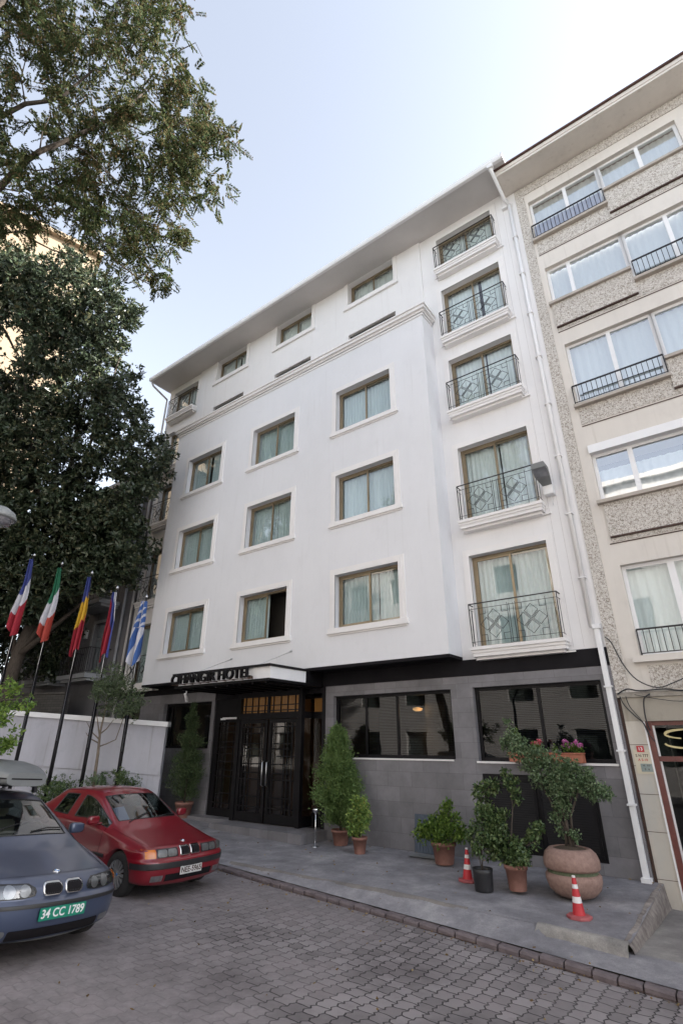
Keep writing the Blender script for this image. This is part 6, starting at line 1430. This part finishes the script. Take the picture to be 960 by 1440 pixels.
# flower boxes
def flower_box(x0, x1, label, flow, seed):
    o = thing('flower_box', label, 'flower box', ((x0+x1)/2,-.16,1.75), 0, 'terracotta coloured flower boxes on the window sill'); w_ = (x1-x0)/2
    m = MB(); 
    for z0, z1, g in ((0,.15,0),(.15,.175,.012)):
        m.box(-w_-g,w_+g,-.085-g,.085+g,z0,z1-.001)
    m.build('trough', 'orangebox', o, bevel=.006); s = MB(); s.box(-w_+.01,w_-.01,-.075,.075,.16,.178); s.build('soil', 'soil', o)
    cen = []; fl_ = []
    for (cx, cz, r_, n_, nf) in flow:
        cen.append(shell((cx,0,.2+cz), r_, n_, (1,.6,.9), .1))
        for _ in range(nf): fl_.append((cx+RNG.uniform(-1,1)*r_*.9, RNG.uniform(-.08,.03), .2+cz+r_*RNG.uniform(.35,1.1)))
    C0, D, Ls, Ws = rosettes(np.concatenate(cen), 5, .05, .035, .4); leaf_obj('foliage', C0, D, Ls, Ws, 'limeleaf', o)
    if fl_:
        cc = np.concatenate([shell(f, .028, 26, (1,1,1), .5) for f in fl_]); leaf_obj('flowers', cc, unit(RNG.normal(size=cc.shape)), .026, .024, 'pink' if seed else 'salmon', o)
    return o
M['pink'] = leaf_mat('pink_petals', [(0.55,0.10,0.36),(0.68,0.18,0.48),(0.78,0.32,0.60)], .6, .3, 9); M['salmon'] = leaf_mat('salmon_petals', [(0.60,0.08,0.13),(0.70,0.16,0.20),(0.78,0.30,0.30)], .6, .3, 9)
flower_box(-4.13,-3.45,'orange flower box on the sill, with salmon red geraniums',[(-.22,.06,.11,26,2),(.20,.08,.10,26,7),(-.18,.26,.05,10,0),(-.18,.36,.035,7,0)],0)
flower_box(-3.40,-2.74,'orange flower box on the sill, with pink geraniums',[(-.18,.03,.05,8,0),(.08,.04,.11,26,2),(.24,.05,.11,28,8),(.05,.12,.06,6,3)],1)
# leaning grey board and sheet on the ground
M['board'] = noisy('blue_grey_board', (0.055,0.075,0.10), (0.08,0.10,0.13), 4, 0.6, bump=0.08, stretch=(14,1,1))
o = thing('leaning_board', 'blue grey slatted board leaning against the stone wall', 'board', (-6.18,-.10,0.0)); m = MB()
for k in range(8): m.box(-.265+.066*k,-.265+.066*k+.062,-.012,.012,0,.70)
m.box(-.26,.26,.013,.028,.1,.14); m.box(-.26,.26,.013,.028,.55,.59); b_ = m.build('slats', 'board', o, bevel=.002); o.rotation_euler.x = R(-6)
o = thing('metal_sheet', 'flat pale grey sheet lying on the pavement below the leaning board', 'sheet', (-5.95,-.42,0.012), R(3)); m = MB(); m.box(-.38,.38,-.17,.17,0,.008); m.box(-.36,.36,-.15,.15,.0085,.011); m.build('plate', 'boxgrey', o)
# chrome ash stand
o = thing('ash_stand', 'chrome ash stand on a thin pole at the corner of the entrance step', 'ash stand', (-8.48,-0.92,0)); m = MB(); m.lathe([(.0,0),(.085,.0),(.09,.008),(.03,.02),(.012,.03)], 20); m.build('foot', 'steel', o)
m = MB(); m.tube([(0,0,.02),(0,0,.66)], .011, 10); m.build('pole', 'chrome', o); m = MB(); m.lathe([(.012,.62),(.045,.66),(.075,.70),(.08,.725),(.07,.74),(.0,.745)], 20, cap=False); m.build('bowl', 'chrome', o)
# security camera under the canopy
o = thing('security_camera', 'white security camera hanging below the left end of the canopy', 'camera', (-12.9,-1.45,3.47)); m = MB(); m.tube([(0,0,0),(0,0,-.10)], .02, 8); m.build('bracket', 'white', o); m = MB(); m.tube([(0.02,-.06,-.10),(0,.02,-.20),(-.02,.06,-.26)], [.035,.045,.045], 12); m.lathe([(0.03,-.02),(.05,0),(.03,.03)],12,(-.02,.06,-.29)); m.build('housing', 'white', o)
# floodlight
M['lampglass'] = noisy('floodlight_glass', (0.20,0.20,0.22), (0.30,0.30,0.33), 8, 0.15, 0.3, bump=0, coat=.8)
o = thing('floodlight', 'grey street floodlight fixed to the wall beside the balcony ledge', 'floodlight', (-2.52,-.06,7.32)); m = MB(); m.box(-.10,.10,-.14,.06,-.12,.16); m.tube([(0,0,-.1),(.02,.02,-.35)],.012,6); m.build('ballast_box', 'white', o, bevel=.015)
m = MB(); m.grid([[(-.10,-.12,.08),(.10,-.12,.08)],[(-.16,-.45,.20),(.16,-.45,.20)],[(-.15,-.68,.30),(.15,-.68,.30)],[(-.13,-.70,.42),(.13,-.70,.42)],[(-.14,-.40,.40),(.14,-.40,.40)],[(-.09,-.10,.22),(.09,-.10,.22)],[(-.10,-.12,.08),(.10,-.12,.08)]], sm=False)
for s_ in (-1,1): m.poly([(s_*.10,-.12,.08),(s_*.16,-.45,.20),(s_*.15,-.68,.30),(s_*.13,-.70,.42),(s_*.14,-.40,.40),(s_*.09,-.10,.22)][::s_])
m.build('lamp_hood', 'steelpaint', o) if 'steelpaint' in M else m.build('lamp_hood', 'boxgrey', o)
m = MB(); m.quad((-.13,-.42,.185),(.13,-.42,.185),(.125,-.665,.287),(-.125,-.665,.287)); m.quad((-.13,-.42,.186),(-.125,-.665,.288),(.125,-.665,.288),(.13,-.42,.186)); m.build('lens', 'lampglass', o)
# street lamp at the left edge of the view
sp_ = at(-60,725,6.0); o = thing('street_lamp', 'dark bulbous street lamp head poking in at the left edge', 'street lamp', (sp_.x-.9, sp_.y-.8, road_z(sp_.x,sp_.y)))
hd = at(-2,726,5.2); hl = hd-Vector(o.location); m = MB(); m.tube([(0,0,0),(0,0,hl.z*.9),(hl.x*.3,hl.y*.3,hl.z+.35),(hl.x*.9,hl.y*.9,hl.z+.16)], [.07,.05,.04,.035], 10); m.build('pole', 'black', o)
m = MB(); m.lathe([(.0,.10),(.08,.09),(.145,.04),(.165,-.01),(.16,-.03),(.14,-.035)], 24, tuple(hl), cap=False); m.build('lamp_hood', 'boxgrey', o); m = MB(); m.lathe([(.145,-.03),(.12,-.075),(.06,-.10),(.0,-.105)], 24, tuple(hl), cap=False); m.build('lamp_glass', 'lampglass', o)
# small pruned tree, wall-foot shrubs, bush at the left edge
tb = wfront(134,1100,.55); tb.z = road_z(tb.x,tb.y)
o = thing('young_tree', 'slim young tree with a bushy olive green head before the white wall', 'tree', tb); ot = np.array(tb)
c_ = scatter([(138,945),(150,938),(165,942),(178,955),(195,970),(207,985),(200,1000),(188,1008),(170,1003),(150,1006),(136,985),(132,965)], [], 70, lambda x, y: RNG.uniform(14.5,15.4), 130, 208, 935, 1010)
cen = np.concatenate([shell(c,.20,13) for c in c_])-ot; C0, D, Ls, Ws = rosettes(cen, 6, .085, .026, .4); leaf_obj('crown', C0, D, Ls, Ws, 'olive', o)
m = MB(); qq = lambda px, py: wfront(px,py,.55)-tb
m.tube([Vector((0,0,-.1)), qq(134,1088), qq(138,1060), qq(141,1030), qq(148,1000), qq(152,975)], [.055,.045,.04,.03,.02,.01], 8)
for t_ in (((139,1050),(150,1046),(163,1040),(172,1015),(178,995)),((140,1040),(130,1030),(122,1015)),((139,1045),(126,1038),(121,1030)),((141,1032),(150,1025),(160,1012)),((140,1034),(137,1010),(134,998)),((148,1000),(165,985),(180,975))): m.tube([qq(*p) for p in t_], list(np.linspace(.022,.006,len(t_))), 6)
m.build('trunk', 'palebark', o)
def wshrub(label, px, py, rx, d, n, mat='midleaf'):
    c = wfront(px,py,.5); b = Vector((c.x,c.y,road_z(c.x,c.y))); o = thing('shrub', label, 'shrub', b, 0, 'shrubs at the foot of the white wall'); h = c.z-b.z; m = MB()
    for a in (-.2,0,.2): m.tube([(a*.4,0,0),(a,0.05,h*.8)], [.015,.006], 5)
    m.build('stems', 'bark', o); k = rx/727*d
    cen = np.concatenate([shell((RNG.uniform(-1,1)*k*.7,RNG.uniform(-.3,.3),h+RNG.uniform(-.55,.18)), k*.42, 12) for _ in range(n)]); C0, D, Ls, Ws = rosettes(cen, 6, .075, .032, .5); leaf_obj('foliage', C0, D, Ls, Ws, mat, o)
wshrub('leafy green shrub at the foot of the white wall, left of the young tree', 78,1108,28,16.0,34); wshrub('pale leafed shrub at the foot of the white wall, under the young tree', 138,1100,20,16.1,18,'boxleaf'); wshrub('rounded green shrub at the foot of the white wall, nearest the hotel', 176,1098,20,16.2,22)
eb = at(-45,1010,7.2); eb.z = road_z(eb.x,eb.y); o = thing('leafy_shrub', 'bright green leafy shrub with arching twigs at the left edge, above the roof box', 'shrub', eb); oe = np.array(eb)
c_ = scatter([(-90,975),(0,968),(18,955),(28,962),(35,975),(44,980),(48,995),(38,1003),(18,1002),(8,1012),(-20,1030),(-90,1040)], [(12,985,7,5)], 60, lambda x, y: RNG.uniform(6.6,8), -90, 50, 950, 1045)
c2_ = scatter([(-30,1052),(5,1046),(22,1034),(27,1040),(10,1056),(-30,1064)], [], 9, lambda x, y: RNG.uniform(7,7.3), -30, 30, 1030, 1065)
cen = np.concatenate([shell(c,.10,9) for c in np.concatenate([c_,c2_])])-oe; C0, D, Ls, Ws = rosettes(cen, 5, .075, .034, .3); leaf_obj('foliage', C0, D, Ls, Ws, 'limeleaf', o)
m = MB(); q2 = lambda px, py, d=7.2: at(px,py,d)-eb
m.tube([Vector((0,0,-.1)), q2(-42,1040), q2(-30,1005), q2(5,985), q2(35,982)], [.04,.03,.02,.012,.005], 7); m.tube([q2(-42,1040), q2(-20,1052), q2(5,1048), q2(24,1038)], [.02,.012,.008,.003], 6); m.tube([q2(-30,1005), q2(0,975), q2(18,960)], [.012,.008,.003], 5); m.build('stems', 'bark', o)
# cables on the right building
CB = [('black cable looping down from the hotel corner below the low railing',[(-2.0,-.08,3.98),(-1.9,-.1,3.85),(-1.78,-.1,3.45),(-1.6,-.12,3.15),(-1.3,-.12,3.0),(-1.0,-.12,3.08),(-.6,-.1,3.2),(.5,-.1,3.25)],.011),
 ('bundle of thin black cables strung along the slab edge',[(-1.98,-.1,2.92),(-1.8,-.11,3.0),(-1.6,-.11,2.96),(-1.2,-.1,2.97),(-.8,-.1,2.93),(.6,-.1,2.98)],.014),
 ('black cable drooping from the slab edge to the shop window corner',[(-1.95,-.09,2.88),(-1.9,-.09,2.72),(-1.75,-.08,2.52),(-1.66,-.08,2.42),(-1.62,-.07,2.25),(-1.55,-.03,2.12)],.010),
 ('second black cable drooping beside the pier above the house number',[(-1.85,-.09,2.88),(-1.82,-.09,2.70),(-1.70,-.09,2.50),(-1.64,-.08,2.38),(-1.6,-.04,2.2)],.007),
 ('thick black cable arching over the lintel to the shop corner',[(-1.45,-.10,2.9),(-1.56,-.10,2.82),(-1.60,-.09,2.6),(-1.60,-.08,2.42),(-1.58,-.05,2.3)],.012),
 ('slack grey cable under the slab edge at the right',[(-1.7,-.09,2.9),(-1.3,-.10,2.80),(-.9,-.10,2.76),(-.3,-.1,2.86)],.006)]
for lb, P_, r_ in CB:
    # smooth the path
    P2 = []; V_ = [Vector(p) for p in P_]
    for i in range(len(V_)-1):
        a = V_[max(0,i-1)]; b = V_[i]; c = V_[i+1]; d = V_[min(len(V_)-1,i+2)]
        for t in (0,.25,.5,.75): P2.append(0.5*((2*b)+(c-a)*t+(2*a-5*b+4*c-d)*t*t+(3*b-a-3*c+d)*t**3))
    P2.append(V_[-1]); m = MB(); m.tube(P2, r_, 6); o = m.build('cable', 'plastic'); tag(o, lb, 'cable', 'cables on the apartment building')

# dry leaves and scraps blown over the street: nobody could count them
M['dryleaf'] = leaf_mat('dry_leaf', [(0.10,0.06,0.025),(0.20,0.13,0.06),(0.33,0.26,0.13)], .8, .1, 9)
P_ = []
for _ in range(520):
    x = RNG.uniform(-12,-0.6)
    y = RNG.choice([RNG.uniform(-2.95,-.05), RNG.normal(KY(x)-.10,.06), RNG.uniform(-9,-3.6), RNG.normal(-.12,.05)], p=[.25,.35,.28,.12])
    if x > XE-.1 and y > -3.1: continue
    if y > -.03: continue
    z = walk_z(x,y)+.012 if y > -2.95 else (road_z(x,y)+.022 if y < KY(x)-.02 else max(sh_in(x), kerb_z(x))+.02)
    if -12.1 < x < -8.8 and y > -1.0: continue
    P_.append((x,y,z))
P_ = np.array(P_); D_ = RNG.normal(size=P_.shape)*np.array([1,1,.12]); lf = leaf_obj('fallen_leaves', P_, unit(D_), RNG.uniform(.025,.06,len(P_)), RNG.uniform(.012,.03,len(P_)), 'dryleaf', None, .05); tag(lf, kind='stuff')
